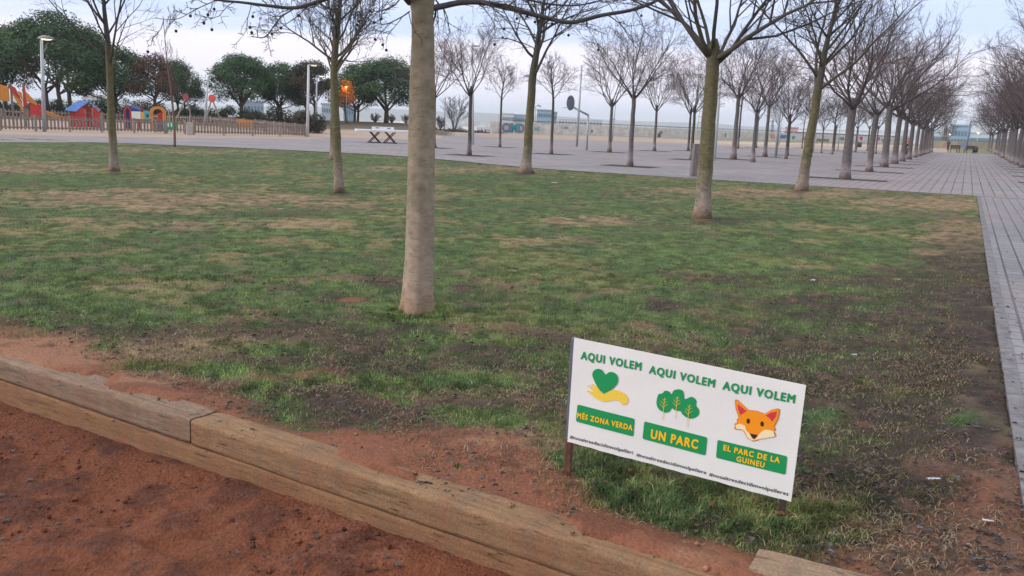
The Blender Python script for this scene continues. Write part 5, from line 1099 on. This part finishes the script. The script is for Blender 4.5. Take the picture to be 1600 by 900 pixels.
# basketball hoop
p = G(916.5, 235); e_ = empty('basketball_hoop', p, frame_rz(p), 'basketball hoop with dark oval backboard on a bent grey post', 'basketball hoop'); s = ppm(p); zz = lambda y: ztop(p, y); xx = lambda x, y=200: (x - proj(p[0], p[1], ztop(p, y))[0]) / s
mb = MB(); mb.tube([(0, 0, 0), (0, 0, zz(178))], .07, 10); mb.build('post', m_steel, e_)
mb = MB(); mb.tube([(0, 0, zz(180)), (xx(896, 170), -.2, zz(168.5))], .07, 8); mb.build('arm', m_steel, e_)
bc = (xx(892, 162), -.25, zz(162)); rx, rz_ = 6.2 / s, 11.5 / s; mb = MB(); mb.prism([(bc[0] + rx * math.cos(a * .314), bc[2] + rz_ * math.sin(a * .314)) for a in range(20)], 0, .05, Matrix.Translation((0, bc[1], 0)) @ Matrix.Rotation(R(90), 4, 'X'))
mb.build('backboard', mat('backboard slate', (.15, .16, .20), .6, .5, 9), e_)
mb = MB(); rc = Vector((xx(885, 170), -.3, zz(169.8))); mb.tube([rc + Vector((.24 * math.cos(a * .393), .24 * math.sin(a * .393), 0)) for a in range(17)], .014, 5); mb.cyl((bc[0], bc[1], rc.z), (rc.x + .2, rc.y, rc.z), .02, n=5); mb.build('rim', m_steel, e_)
m_glow = mat('warm lamp light', (.9, .6, .3), .4, emit=(1, .62, .28), estr=1.7); m_glowp = mat('pale lamp light', (.9, .8, .6), .4, emit=(1, .85, .62), estr=1.6); m_off = mat('lamp glass', (.5, .5, .5), .3)
def lamp(px, py, tx, ty, label, r=.07, head='dome', side=1, lit=None, dist=None, armpx=6, m=m_steel, name='street_lamp', cat='street lamp', tall=True, group=None):
    p = G(px, py) if dist is None else AT(px, py, dist); s = ppm(p); zt = ztop(p, ty); x0 = proj(p[0], p[1], zt)[0]; az = math.atan2(p[0], p[1]); lx = (tx - x0) / s
    e_ = empty(name, p, -az, label, cat, group); zt -= p[2]; mb = MB(); mb.tube([(0, 0, -.1), (lx * .5, 0, zt * .5), (lx, 0, zt)], [r * 1.1, r * .95, r * .75], 8); mb.build('pole', m, e_)
    if head == 'dome':
        hx = lx + side * armpx * .35 / s; w = armpx / s; mb = MB(); mb.lathe([(.0001, .30), (.25, .27), (.52, .16), (.62, .02), (.60, -.04), (.45, -.02)], n=18)
        mb.v = [(hx + side * 0 + a * w, b * w, zt + c * w) for a, b, c in mb.v]; hd = mb.build('head', mat('lamp hood grey', (.22, .23, .25), .6), e_)
        mb = MB(); mb.lathe([(.0001, -.10), (.3, -.07), (.44, -.02), (.0001, 0)], n=16); mb.v = [(hx + a * w, b * w, zt + c * w) for a, b, c in mb.v]; mb.build('light', lit or m_off, hd)
    elif head == 'hook':
        w = armpx / s; P = [(lx, 0, zt - .35 * w), (lx + side * .12 * w, 0, zt + .05 * w), (lx + side * .45 * w, 0, zt + .22 * w), (lx + side * .85 * w, 0, zt + .12 * w), (lx + side * 1.1 * w, 0, zt - .12 * w)]
        mb = MB(); mb.tube(smooth_px(P, 3), [r * .7] * 6 + [r * 1.6] * 7, 6); hd = mb.build('head', m, e_)
        if lit: mb = MB(); mb.lathe([(.0001, -.2), (.25, -.15), (.3, 0), (.0001, .1)], n=10); mb.v = [(lx + side * .9 * w + a * w * .6, b * w * .6, zt - .1 * w + c * w * .6) for a, b, c in mb.v]; mb.build('light', lit, hd)
    elif head == 'flat':
        w = armpx / s; mb = MB(); mb.box((lx + side * w / 2, 0, zt), (w, .25, .10)); hd = mb.build('head', m_steel, e_)
        if lit: mb = MB(); mb.box((lx + side * w * .62, 0, zt - .065), (w * .6, .2, .03)); mb.build('light', lit, hd)
    return e_
lamp(69.5, 205, 64, 60, 'tall grey lamp post with round hood, lit, in front of the left fence', .115, 'dome', 1, m_glowp, armpx=19)
lamp(319, 188, 325, 119, 'blue grey hook-topped lamp post behind the swing', .09, 'hook', 1, None, dist=84, armpx=8)
lamp(480.5, 213.8, 482, 101, 'white lamp post with orange-lit head at the end of the picket fence', .11, 'flat', 1, m_glow, armpx=13, m=mat('white post', (.62, .62, .63), .6, .2, 6))
lamp(494, 190, 495, 118, 'thinner lamp post with lit head just right of the white one', .09, 'flat', 1, m_glowp, dist=98, armpx=11)
lamp(835, 200, 837, 166, 'small hook-topped lamp post behind the graffiti wall', .11, 'hook', 1, None, dist=165, armpx=7)
lamp(739, 226, 738, 72, 'tall pale floodlight pole behind the bare tree left of the graffiti', .09, 'flat', 1, None, armpx=10, m=mat('pale post', (.5, .5, .52), .6), name='floodlight_pole', cat='pole')
for px, py, tx, ty, r, lab in [(694, 202.5, 696, 152, .13, 'plain thin pole right of the thick trunk before the hazy town'), (901, 229, 909, 103, .085, 'tall plain grey pole beside the basketball post'), (956, 221, 963, 150, .07, 'leaning pole with a small bracket right of the basketball post'),
    (1212, 245, 1224, 120, .085, 'tall slanting pole left of the leaning lawn tree'), (1217, 227, 1223, 168, .07, 'thin far pole just right of the tall slanting one'), (1270, 239, 1278, 172, .06, 'thin pole right of the leaning lawn tree'), (1338, 236, 1345, 168, .06, 'thin pole between the first two avenue trunks'), (1309, 236, 1314, 182, .05, 'thin pole left of the first avenue trunk'), (779, 208, 778, 178, .06, 'short thin pole at the left end of the wall'), (1088, 215, 1094, 168, .08, 'thin far pole left of the stout mossy trunk')]:
    lamp(px, py, tx, ty, lab, r, None, name='metal_pole', cat='pole')
lamp(1116, 249.5, 1129, 80, 'tall thick pale floodlight pole just right of the stout mossy tree', .085, 'flat', -1, None, armpx=9, m=mat('pale steel', (.52, .54, .56), .5), name='floodlight_pole', cat='pole')
lamp(1511, 219.5, 1517, 189, 'far lamp post at the end of the avenue, its arm pointing right', .15, 'flat', 1, None, dist=168, armpx=8, m=mat('dark post', (.16, .18, .22), .6))
mb = MB(); P_ = [o for o in bpy.data.objects if o.get('label', '').startswith('leaning pole with')][0]; mb.box((.0, 0, 2.6), (.5, .1, .12)); mb.box((-.22, 0, 2.2), (.08, .08, .8)); mb.build('bracket', m_steel, P_)
for t, hgt, lab, side, m_l in [(8, 5.3, 'lamp with yellow-lit head among the right row of trees', -1, mat('yellow lamp light', (.9, .7, .1), .4, emit=(1, .72, .12), estr=2.0)), (30, 5.2, 'second lamp among the right row of trees, farther along the avenue', -1, m_glowp), (52, 5.2, 'farthest lamp among the right row of trees', -1, m_glowp)]:
    q = np.array([*(r0_[:2] + AU * t + AVR * (1.2)), 0]); e_ = empty('street_lamp', q, 0, lab, 'street lamp', 'lamps among the right avenue row'); mb = MB(); mb.cyl((0, 0, 0), (0, 0, hgt), .06, .045, 8); mb.build('pole', m_steel, e_)
    mb = MB(); mb.box((-.5, -.15, hgt), (1.0, .25, .09)); h_ = mb.build('head', m_steel, e_); mb = MB(); mb.box((-.68, -.15, hgt - .07), (.55, .2, .05)); mb.build('light', m_l, h_)
# square concrete post
p = G(1083, 275.5); s = ppm(p); h = ztop(p, 224.5); mb = MB(); mb.box((0, 0, h / 2), (9 / s, 9 / s, h)); o = mb.build('concrete_post', mat('grey brown post', (.24, .20, .185), .9, .35, 12, bump=.3, stretch=(1, 1, .3)), None, .012); o.location = p; o.rotation_euler = (0, .035, .25); tag(o, 'square grey-brown post standing at the lawn edge left of the stout mossy trunk', 'post')

# ================================================================== WALL, BENCHES, PERSONS
m_wall = mat('stained concrete wall', (.70, .65, .58), .9, .0, .5, col2=(.48, .44, .40), stretch=(1.2, 1.2, 2.5)); m_grate = mat('dark rail', (.13, .14, .16), .7)
wl = empty('graffiti_wall', (wallA[0], wallA[1], 0), math.atan2(wd[1], wd[0]), 'long low stained concrete wall with graffiti behind the plaza', 'wall'); Lw = float(np.linalg.norm(wallB - wallA)) + 14; Hw = 1.92
mb = MB(); mb.box((Lw / 2, .15, Hw / 2 - .2), (Lw, .3, Hw + .4)); x_ = 2.5
mb.box((1.0, .15, Hw / 2), (2.0, .5, Hw + .05)); mb.build('wall_body', m_wall, wl)
mb = MB(); mb.tube([(2.2, .15, Hw + .32), (Lw, .15, Hw + .32)], .07, 4)
for i in range(int(Lw / 3)): mb.cyl((2.3 + i * 3, .15, Hw - .05), (2.3 + i * 3, .15, Hw + .32), .035, n=4)
mb.build('rail', m_grate, wl)
def wall_x(px):   # metres along the wall under a photo column
    d = ray(px, 200); M_ = np.array([[d[0], -wd[0]], [d[1], -wd[1]]]); k, u = np.linalg.solve(M_, wallA); return u
g_teal = mat('graffiti teal', (.02, .36, .40), .7, .2, 3); g_pink = mat('graffiti pink', (.62, .30, .40), .7); g_black = mat('graffiti black', (.03, .03, .04), .7); g_palet = mat('graffiti faded mint', (.26, .44, .38), .8, .3, 2); g_sal = mat('graffiti salmon', (.62, .26, .20), .7); g_blue = mat('graffiti blue', (.05, .18, .40), .7); g_magenta = mat('graffiti crimson', (.55, .03, .12), .7); g_white = mat('graffiti white', (.66, .66, .66), .7); g_greyg = mat('graffiti grey', (.25, .24, .24), .8, .4, 2)
def gpatch(name, x0, x1, z0, z1, m, par=wl, wob=.15, h=.02, n=14, seed=0):
    rg = np.random.default_rng(seed); cx, cz, rx, rz__ = (x0 + x1) / 2, (z0 + z1) / 2, (x1 - x0) / 2, (z1 - z0) / 2; L = []
    for a in range(n):
        t = a * 2 * math.pi / n; k = (abs(math.cos(t)) ** 4 + abs(math.sin(t)) ** 4) ** -.25 * rg.uniform(1 - wob, 1); L.append((cx + rx * math.cos(t) * k, cz + rz__ * math.sin(t) * k))
    mb = MB(); mb.prism(L, 0, h, Matrix.Translation((0, -.001, 0)) @ Matrix.Rotation(R(90), 4, 'X')); return mb.build(name, m, par)
u0, u1 = wall_x(785), wall_x(822); gpatch('graffiti', u0 - .8, u1 + .5, .1, 1.75, g_pink, h=.006, wob=.3, seed=1)
lw = (u1 - u0) / 5.2
def gtext(s, x, z, hgt, wid, m, par, h, bold=.06):
    cu = bpy.data.curves.new('t', 'FONT'); cu.body = s; cu.size = 1; cu.offset = bold; cu.resolution_u = 3; to = bpy.data.objects.new('t', cu); COL.objects.link(to); me = bpy.data.meshes.new_from_object(to.evaluated_get(bpy.context.evaluated_depsgraph_get())); bpy.data.objects.remove(to)
    co = np.array([v.co[:] for v in me.vertices]); mn, mxx = co.min(0), co.max(0)
    for v in me.vertices: v.co = Vector((x + (v.co.x - mn[0]) / (mxx[0] - mn[0]) * wid, -h, z + (v.co.y - mn[1]) / (mxx[1] - mn[1]) * hgt))
    me.name = 'graffiti_lettering'; me.materials.clear(); me.materials.append(m); o = bpy.data.objects.new('graffiti_lettering', me); COL.objects.link(o); o.parent = par; return o
gtext('CiMDI', u0 - .08, .12, 1.62, u1 - u0 + .16, g_black, wl, .010, .05); gtext('CiMDI', u0 + .05, .22, 1.42, u1 - u0 - .1, g_teal, wl, .016, .02)
gpatch('graffiti', wall_x(832), wall_x(846), .4, 1.4, g_palet, h=.006, wob=.5, seed=3)
gtext('TOMS', wall_x(876), 1.0, .5, wall_x(888) - wall_x(876), g_greyg, wl, .01, .02)
for a, b, z0, z1, m_, sd in [(1133, 1136, .2, 1.5, g_teal, 4), (1154, 1158, .2, 1.7, g_teal, 5), (1203, 1213, .2, 1.6, g_sal, 6), (1219, 1231, .3, 1.5, g_blue, 7), (1238, 1244, .2, 1.3, g_teal, 8), (1345, 1350, .5, 1.8, g_magenta, 9), (1371, 1377, .6, 1.9, g_magenta, 10), (1350, 1354, .3, 1.6, g_white, 11), (977, 982, .7, 1.4, g_white, 12), (1255, 1262, .2, 1.0, g_greyg, 13), (1030, 1036, .6, 1.3, g_greyg, 14), (923, 927, .5, 1.2, g_greyg, 15), (1378, 1396, .3, 1.4, g_greyg, 16), (1313, 1322, .3, 1.5, g_greyg, 17)]:
    gpatch('graffiti', wall_x(a), wall_x(b), z0, z1, m_, seed=sd, h=.008, wob=.35)
# yellowish wall at the avenue's end
pA, pB = G(1452, 231.0), G(1660, 237); w2 = empty('boundary_wall', pA, math.atan2(pB[1] - pA[1], pB[0] - pA[0]), 'yellowish low wall closing the far end of the avenue', 'wall'); L2 = float(np.linalg.norm(pB - pA)); mb = MB(); mb.box((L2 / 2, .15, .70), (L2, .3, 1.5)); mb.build('wall_body', mat('ochre wall', (.52, .43, .30), .9, .3, .4), w2)
mb = MB(); mb.tube([(0, .15, 1.62), (L2, .15, 1.62)], .05, 4); mb.build('rail', m_grate, w2)
for a, b, m_, sd in [(1470, 1477, g_sal, 20), (1495, 1512, g_blue, 21)]:
    f_ = lambda q: (q - 1452) / (1660 - 1452) * L2 * .96; gpatch('graffiti', f_(a), f_(b), .2, 1.25, mat('faded blue graffiti', (.25, .30, .48), .8) if sd == 21 else m_, par=w2, seed=sd, h=.008, wob=.3)
# benches and bins at the far end
m_bench = mat('bench wood', (.13, .075, .06), .8, .3, 10)
def bench(px, py, dist, label, rz=0, k=1.0):
    p = AT(px, py, dist); e_ = empty('park_bench', p, frame_rz(p) + rz, label, 'bench', 'far benches'); mb = MB(); mb.box((0, 0, .45), (1.8 * k, .45, .05)); mb.build('seat', m_bench, e_); mb = MB()
    for z in (.62, .78, .93): mb.box((0, -.24, z), (1.8 * k, .04, .13))
    mb.build('backrest', m_bench, e_)
    for x_ in (-.8 * k, .8 * k): mb = MB(); mb.box((x_, .15, .22), (.06, .06, .44)); mb.box((x_, -.22, .5), (.06, .06, 1.0)); mb.build('leg', m_dark, e_)
bench(1490, 234, 128, 'dark wooden bench at the end of the avenue, left one of two', .9); bench(1515, 235, 128, 'dark wooden bench at the end of the avenue, right one beside a small bin', .9)
bench(1285, 222, 170, 'dark bench in front of the wall behind the far plaza trees', 0, 1.2)
def bin_(px, py, dist, label, h=.85):
    p = AT(px, py, dist); e_ = empty('park_bin', p, 0, label, 'bin', 'far dark bins'); mb = MB(); mb.lathe([(.0001, .15), (.24, .15), (.28, h), (.24, h), (.0001, h - .1)], n=12); mb.build('basket', m_dark, e_); mb = MB(); mb.cyl((-.3, 0, 0), (-.3, 0, h + .1), .03, n=6); mb.build('post', m_dark, e_)
bin_(1524.5, 235, 128, 'small dark bin right of the right far bench'); bin_(1343, 231, 135, 'dark bin on the strip before the wall, between avenue trunks'); bin_(1030, 214, 170, 'dark bin against the wall right of the hoop'); bin_(1418.5, 248.5, 88, 'dark bin at the foot of a mid avenue trunk', .8)
# people
def person(px, py, dist, label, top, legs, skin=(.42, .25, .18), hair=(.03, .02, .015), face=0.0, Hh=1.72, stride=.12):
    p = AT(px, py, dist); e_ = empty('person', p, frame_rz(p) + face, label, 'person', None); k = Hh / 1.75
    def skinm(name, verts, edges, radii, m, root=0):
        me = bpy.data.meshes.new(name); me.from_pydata([tuple(c * k for c in v) for v in verts], edges, []); o = bpy.data.objects.new(name, me); COL.objects.link(o); o.parent = e_
        sk = o.modifiers.new('s', 'SKIN'); sv_ = me.skin_vertices[0].data if len(me.skin_vertices) else None
        if sv_ is None:
            bm = bmesh.new(); bm.from_mesh(me); bm.verts.layers.skin.verify(); bm.to_mesh(me); bm.free(); sv_ = me.skin_vertices[0].data
        for i, r in enumerate(radii): sv_[i].radius = (r[0] * k, r[1] * k) if isinstance(r, tuple) else (r * k, r * k)
        sv_[root].use_root = True; sub = o.modifiers.new('u', 'SUBSURF'); sub.levels = sub.render_levels = 1; me.materials.append(m); return o
    st = stride
    V = [(0, 0, .95), (0, 0, 1.12), (0, 0, 1.35), (0, 0, 1.47), (0, -.01, 1.53), (0, -.02, 1.62), (0, -.02, 1.72), (-.09, 0, .9), (-.10, st, .5), (-.10, st * .4 + .02, .08), (-.10, st * .4 - .14, .03), (.09, 0, .9), (.10, -st, .5), (.10, -st * 1.2, .08), (.10, -st * 1.2 - .14, .03),
         (-.19, 0, 1.42), (-.25, .06, 1.15), (-.24, -.06, .90), (-.24, -.08, .82), (.19, 0, 1.42), (.25, -.02, 1.15), (.24, -.16, .92), (.24, -.19, .84)]
    E_ = [(0, 1), (1, 2), (2, 3), (3, 4), (4, 5), (5, 6), (0, 7), (7, 8), (8, 9), (9, 10), (0, 11), (11, 12), (12, 13), (13, 14), (2, 15), (15, 16), (16, 17), (17, 18), (2, 19), (19, 20), (20, 21), (21, 22)]
    Rr = [(.16, .11), (.14, .10), (.17, .11), .07, .055, (.085, .1), .06, .095, .06, .045, .035, .095, .06, .045, .035, .06, .045, .035, .03, .06, .045, .035, .03]
    skinm('body', V, E_, Rr, mat('skin', skin, .6))
    Vj = [(0, 0, .88), (0, 0, 1.12), (0, 0, 1.36), (0, 0, 1.47), (-.20, 0, 1.42), (-.26, .06, 1.15), (-.245, -.055, .92), (.20, 0, 1.42), (.26, -.02, 1.15), (.245, -.155, .94)]
    skinm('jacket', Vj, [(0, 1), (1, 2), (2, 3), (2, 4), (4, 5), (5, 6), (2, 7), (7, 8), (8, 9)], [(.19, .14), (.17, .125), (.195, .135), .085, .08, .062, .05, .08, .062, .05], top)
    Vl = [(0, 0, .93), (-.09, 0, .88), (-.10, st, .5), (-.10, st * .4 + .02, .09), (.09, 0, .88), (.10, -st, .5), (.10, -st * 1.2, .09)]
    skinm('trousers', Vl, [(0, 1), (1, 2), (2, 3), (0, 4), (4, 5), (5, 6)], [(.17, .125), .11, .078, .06, .11, .078, .06], legs)
    mb = MB(); mb.lathe([(.0001, .10), (.06, .085), (.095, .02), (.098, -.04), (.08, -.09)], (0, 0, 0), 10); mb.v = [(a * k, (b + .015) * k, (c + 1.665) * k) for a, b, c in mb.v]; mb.build('hair', mat('dark hair', hair, .8), e_)
    for x_ in (-.03, .03): mb = MB(); mb.lathe([(.0001, -.008), (.009, 0), (.0001, .008)], (x_ * k, -.112 * k, 1.64 * k), 6); mb.build('eye', g_black, e_)
    mb = MB(); mb.add([((-.012) * k, -.11 * k, 1.60 * k), (.012 * k, -.11 * k, 1.60 * k), (0, -.135 * k, 1.605 * k), (0, -.11 * k, 1.64 * k)], [(0, 1, 2), (0, 2, 3), (1, 3, 2)]); mb.build('nose', mat('skin', skin, .6), e_)
person(1417.5, 235.5, 116, 'person in an orange top and black trousers walking beyond the avenue\'s left row', mat('orange top', (.62, .20, .10), .8), mat('black trousers', (.02, .02, .025), .8), face=.4)
person(1481, 232.5, 150, 'person in dark clothes standing left of the far benches', mat('dark coat', (.045, .055, .07), .8), mat('dark trousers', (.03, .03, .04), .8), face=2.6, stride=.06)

# ================================================================== FAR: orange lamplit leaves, bare bushes, buildings, town
ol = pine(73, 6, 1.1, 2.6, 1, ((.62, .22, .03), (.5, .16, .03), (.4, .17, .05), (.6, .28, .05)), 1500, .17, 1.3, 'autumn_tree', dome=.6)
far_tree(ol, 541, 190, 112, 126, 12, 'small tree with glowing orange leaves around a street lamp', baseH=6, baseR=1.1)
p = AT(541, 190, 112); zl_ = ztop(p, 136) - p[2]; e_ = empty('street_lamp', p + np.array([.1, -.55, 0]), 0, 'street lamp shining inside the small orange-leaved tree', 'street lamp'); mb = MB(); mb.cyl((0, 0, 0), (0, 0, zl_), .06, .05, 8); mb.build('pole', m_steel, e_)
mb = MB(); mb.lathe([(.0001, -.08), (.11, -.05), (.13, .03), (.0001, .08)], (0, 0, zl_), 12); mb.build('light', m_glow, e_)
ld = bpy.data.lights.new('lamp_light', 'POINT'); ld.energy = 35; ld.color = (1, .5, .16); ld.shadow_soft_size = .25; lo = bpy.data.objects.new('lamp_light', ld); COL.objects.link(lo); lo.parent = e_; lo.location = (-.1, -.3, zl_ - .3)
m_bush = mat('bare bush twigs', (.12, .095, .10), .9, .3, 3)
def barebush(px, py, dist, tp, hw, label, seed, name='bare_bush'):
    p = AT(px, py, dist); s = ppm(p); H_ = ztop(p, tp) - p[2]; w = hw / s; rg = np.random.default_rng(seed); mb = MB(); c = dict(CFG); c.update(n=[5, 4, 2], rmin=.022, ratio=[.6, .55, .5], lo=[.2, .2, .2], tips=[], wob=.1, lift=.3)
    for i in range(9):
        a = i * 2.4; k = rg.uniform(.2, 1); d = (math.sin(a) * k * w / H_, math.cos(a) * k * w / H_, 1.0); Q = grow_path(rg, (0, 0, -.1), d, H_ * rg.uniform(.75, 1.0), 5, .07, .03); mb.tube(Q, list(np.linspace(.07, .025, 6)), 4); twigs(mb, rg, Q, .05, 0, c)
    e_ = empty(name, p, rg.uniform(0, 6), label, 'bush', 'bare bushes beyond the plaza'); mb.build('branches', m_bush, e_)
for i, a in enumerate([(586, 195, 128, 178, 16, 'round bare bush between the two bank pines'), (612, 196, 130, 180, 12, 'bare bush just right of the broad bank pine trunk'), (634, 197, 130, 180, 12, 'bare bush partly behind the left side of the thick trunk'), (709, 207, 142, 156, 22, 'tall fan-shaped bare tree right of the thick trunk'), (688, 206, 144, 184, 10, 'low bare bush left of the fan-shaped bare tree'), (1478, 214, 230, 190, 18, 'bare bush behind the left side of the avenue end')]): barebush(*a[:5], a[5], 90 + i)
# a thicket seen as one dark mass along the slope edge
rg = np.random.default_rng(99); cen = []; rad = []
for x_ in np.linspace(560, 790, 60):
    for k_ in range(2): p = AT(x_ + rg.uniform(-2, 2), 206, rg.uniform(150, 158)); zt_ = ztop(p, 204.5 - (785 - x_) * .055 + rg.uniform(-1, 2)); r = rg.uniform(.8, 1.3); cen.append((p[0], p[1], zt_ - r)); rad.append(r)
V, F, C_ = leafmass(rg, cen, rad, 14000, .22, ((.07, .055, .06), (.09, .075, .075), (.06, .06, .05))); V[:, 2] = np.where(V[:, 2] < -8, -8, V[:, 2]); npmesh('distant_thicket', V, F, m_foliage, tint=C_, kind='stuff')
m_win = mat('far window glass', (.14, .20, .26), .3)
def building(x0, x1, tp, dist, label, col, rows=3, cols=8, depth=12, name='distant_building', cat='building', lit=False, rz=0.0, base=None, band=False):
    d = ray((x0 + x1) / 2, 205); h = math.hypot(d[0], d[1]); x, y = d[0] / h * dist, d[1] / h * dist; zb = float(tz(x, y)) - 1; p = np.array([x, y, zb]); s = ppm(p); w = (x1 - x0) / s; H_ = ztop(p, tp) - zb
    e_ = empty(name, p, frame_rz(p) + rz, label, cat, 'distant buildings'); mb = MB(); mb.box((0, depth / 2, H_ / 2), (w, depth, H_)); mb.box((0, depth / 2, H_ + .2), (w + .6, depth + .6, .5)); mb.build('wall', mat('far wall ' + name, col, .8, .12, .1), e_); wn = MB(); vis = min(H_, rows * 4.0)
    for r in range(rows):
        z = H_ - 2.2 - r * (vis / rows)
        if band: wn = MB(); wn.box((0, -.05, z), (w * .94, .2, 1.3)); wn.build('window_band', m_win, e_)
        else:
            for c in range(cols): wn = MB(); wn.box((-w / 2 + w * (c + .5) / cols, -.05, z), (w / cols * .55, .2, 1.5)); wn.build('window', m_win, e_)
    return e_
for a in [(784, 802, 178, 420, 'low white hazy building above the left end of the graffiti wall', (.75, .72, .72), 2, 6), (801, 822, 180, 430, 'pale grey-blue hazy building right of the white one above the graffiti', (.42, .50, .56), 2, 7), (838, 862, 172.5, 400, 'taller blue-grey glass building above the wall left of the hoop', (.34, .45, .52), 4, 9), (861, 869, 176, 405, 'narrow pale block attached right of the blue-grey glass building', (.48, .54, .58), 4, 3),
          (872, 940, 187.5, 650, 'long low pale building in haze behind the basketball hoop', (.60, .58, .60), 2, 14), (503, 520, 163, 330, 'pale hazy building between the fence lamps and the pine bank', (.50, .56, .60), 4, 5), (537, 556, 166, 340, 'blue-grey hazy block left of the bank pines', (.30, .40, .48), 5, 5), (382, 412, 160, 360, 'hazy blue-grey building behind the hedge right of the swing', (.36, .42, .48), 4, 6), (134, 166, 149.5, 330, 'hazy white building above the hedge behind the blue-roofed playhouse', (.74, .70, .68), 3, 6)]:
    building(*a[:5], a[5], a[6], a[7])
building(1225, 1400, 203.5, 420, 'very long white warehouse roof line behind the wall and avenue trunks', (.78, .79, .80), 1, 1, 40, 'distant_warehouse', band=True, rz=0)
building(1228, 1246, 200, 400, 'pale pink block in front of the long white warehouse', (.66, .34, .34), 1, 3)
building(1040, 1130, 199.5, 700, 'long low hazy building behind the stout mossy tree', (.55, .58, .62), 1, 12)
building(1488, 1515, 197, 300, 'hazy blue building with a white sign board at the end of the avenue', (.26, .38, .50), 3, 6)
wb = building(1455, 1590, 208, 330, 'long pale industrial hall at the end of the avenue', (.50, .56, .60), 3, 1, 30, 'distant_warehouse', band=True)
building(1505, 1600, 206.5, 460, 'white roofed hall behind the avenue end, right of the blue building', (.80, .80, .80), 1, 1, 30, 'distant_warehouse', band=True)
for x_, y_, lab in [(1484, 210, 'glowing lamp at the left of the far industrial hall'), (1528.5, 208, 'brightest glowing lamp on the far industrial hall'), (1549, 210.5, 'glowing lamp at the right of the far industrial hall, beside the tree row')]:
    d = ray(x_, y_); k = 250 / math.hypot(d[0], d[1]); q = d * k + np.array([0, 0, CAMZ]); e_ = empty('floodlight', (q[0], q[1], float(tz(q[0], q[1]))), 0, lab, 'lamp', 'lit floodlights at the avenue end'); zq = q[2] - float(tz(q[0], q[1])); mb = MB(); mb.cyl((0, 0, 0), (0, 0, zq), .1, n=6); mb.build('pole', m_steel, e_); mb = MB(); mb.lathe([(.0001, -.22), (.28, -.12), (.3, .1), (.0001, .2)], (0, 0, zq), 10); mb.build('light', m_glow, e_)
# pylons and cranes
def pylon(px, tp, dist, label):
    p = AT(px, 206, dist); H_ = ztop(p, tp) - p[2]; e_ = empty('lattice_pylon', p, .3, label, 'pylon', 'far pylons'); mb = MB(); 
    for sx in (-1, 1):
        for sy in (-1, 1): mb.tube([(sx * 2.2, sy * 2.2, 0), (sx * .5, sy * .5, H_ * .7), (sx * .3, sy * .3, H_)], .14, 4)
    n = 8
    for i in range(n):
        z0, z1 = H_ * i / n, H_ * (i + 1) / n; a, b = 2.2 - 2.0 * i / n, 2.2 - 2.0 * (i + 1) / n
        mb.tube([(-a, -a, z0), (b, -b, z1)], .09, 4); mb.tube([(a, -a, z0), (-b, -b, z1)], .09, 4)
    for z in (H_ * .72, H_ * .84, H_ * .96): mb.tube([(-3, 0, z), (3, 0, z)], .12, 4)
    mb.build('lattice', m_grate, e_)
pylon(1098, 180, 420, 'hazy lattice pylon left of the stout mossy trunk'); pylon(1206, 187, 520, 'hazy lattice pylon left of the tall slanting pole')
# the town in the haze, one mass
rg = np.random.default_rng(123); mb = MB()
for i in range(900):
    a = R(rg.uniform(-34, 34)); d_ = rg.uniform(900, 4200); x, y = math.sin(a) * d_, math.cos(a) * d_; h = rg.uniform(3, 11) * (1.0 + .6 * (rg.random() < .1)); w = rg.uniform(10, 45); mb.box((x, y, PLAIN + h / 2), (w, rg.uniform(10, 30), h), rg.uniform(0, 3))
o = mb.build('distant_town', mat('town walls', (.72, .70, .68), .8, .35, .004)); o['kind'] = 'stuff'
V = []; cen = []; rad = []
for i in range(700):
    a = R(rg.uniform(-34, 34)); d_ = rg.uniform(380, 2500) ; cen.append((math.sin(a) * d_, math.cos(a) * d_, PLAIN + 3)); rad.append(rg.uniform(3, 7))
V, F, C_ = leafmass(rg, cen, rad, 42000, 1.6, ((.05, .065, .04), (.07, .07, .05), (.08, .065, .06)), .6); npmesh('distant_wood', V, F, m_foliage, tint=C_, kind='stuff')
# hills on the horizon
X, Y, F = polar(5200, 6800, 12, -60, 60, 160); rr_ = np.hypot(X, Y); aa_ = np.arctan2(X, Y); Zh = PLAIN - 3 + (30 + 75 * fbm(aa_ * 6, aa_ * 0, 4, 401)) * np.sin(np.clip((rr_ - 5200) / 1600, 0, 1) * math.pi)
npmesh('hills', np.stack([X, Y, Zh], 1), F, mat('far hills', (.10, .13, .10), .95), smooth=True, kind='structure')

# ================================================================== HAZE
mh = bpy.data.materials.new('haze'); mh.use_nodes = True; t = mh.node_tree
for n in list(t.nodes): t.nodes.remove(n)
o_ = t.nodes.new('ShaderNodeOutputMaterial'); v_ = t.nodes.new('ShaderNodeVolumePrincipled'); v_.inputs['Color'].default_value = (.95, .97, 1.0, 1); v_.inputs['Density'].default_value = .00024; v_.inputs['Anisotropy'].default_value = .1
t.links.new(v_.outputs[0], o_.inputs['Volume'])
mb = MB(); mb.box((0, 0, 50), (15800, 15800, 130)); hz = mb.build('haze', mh); hz['kind'] = 'stuff'
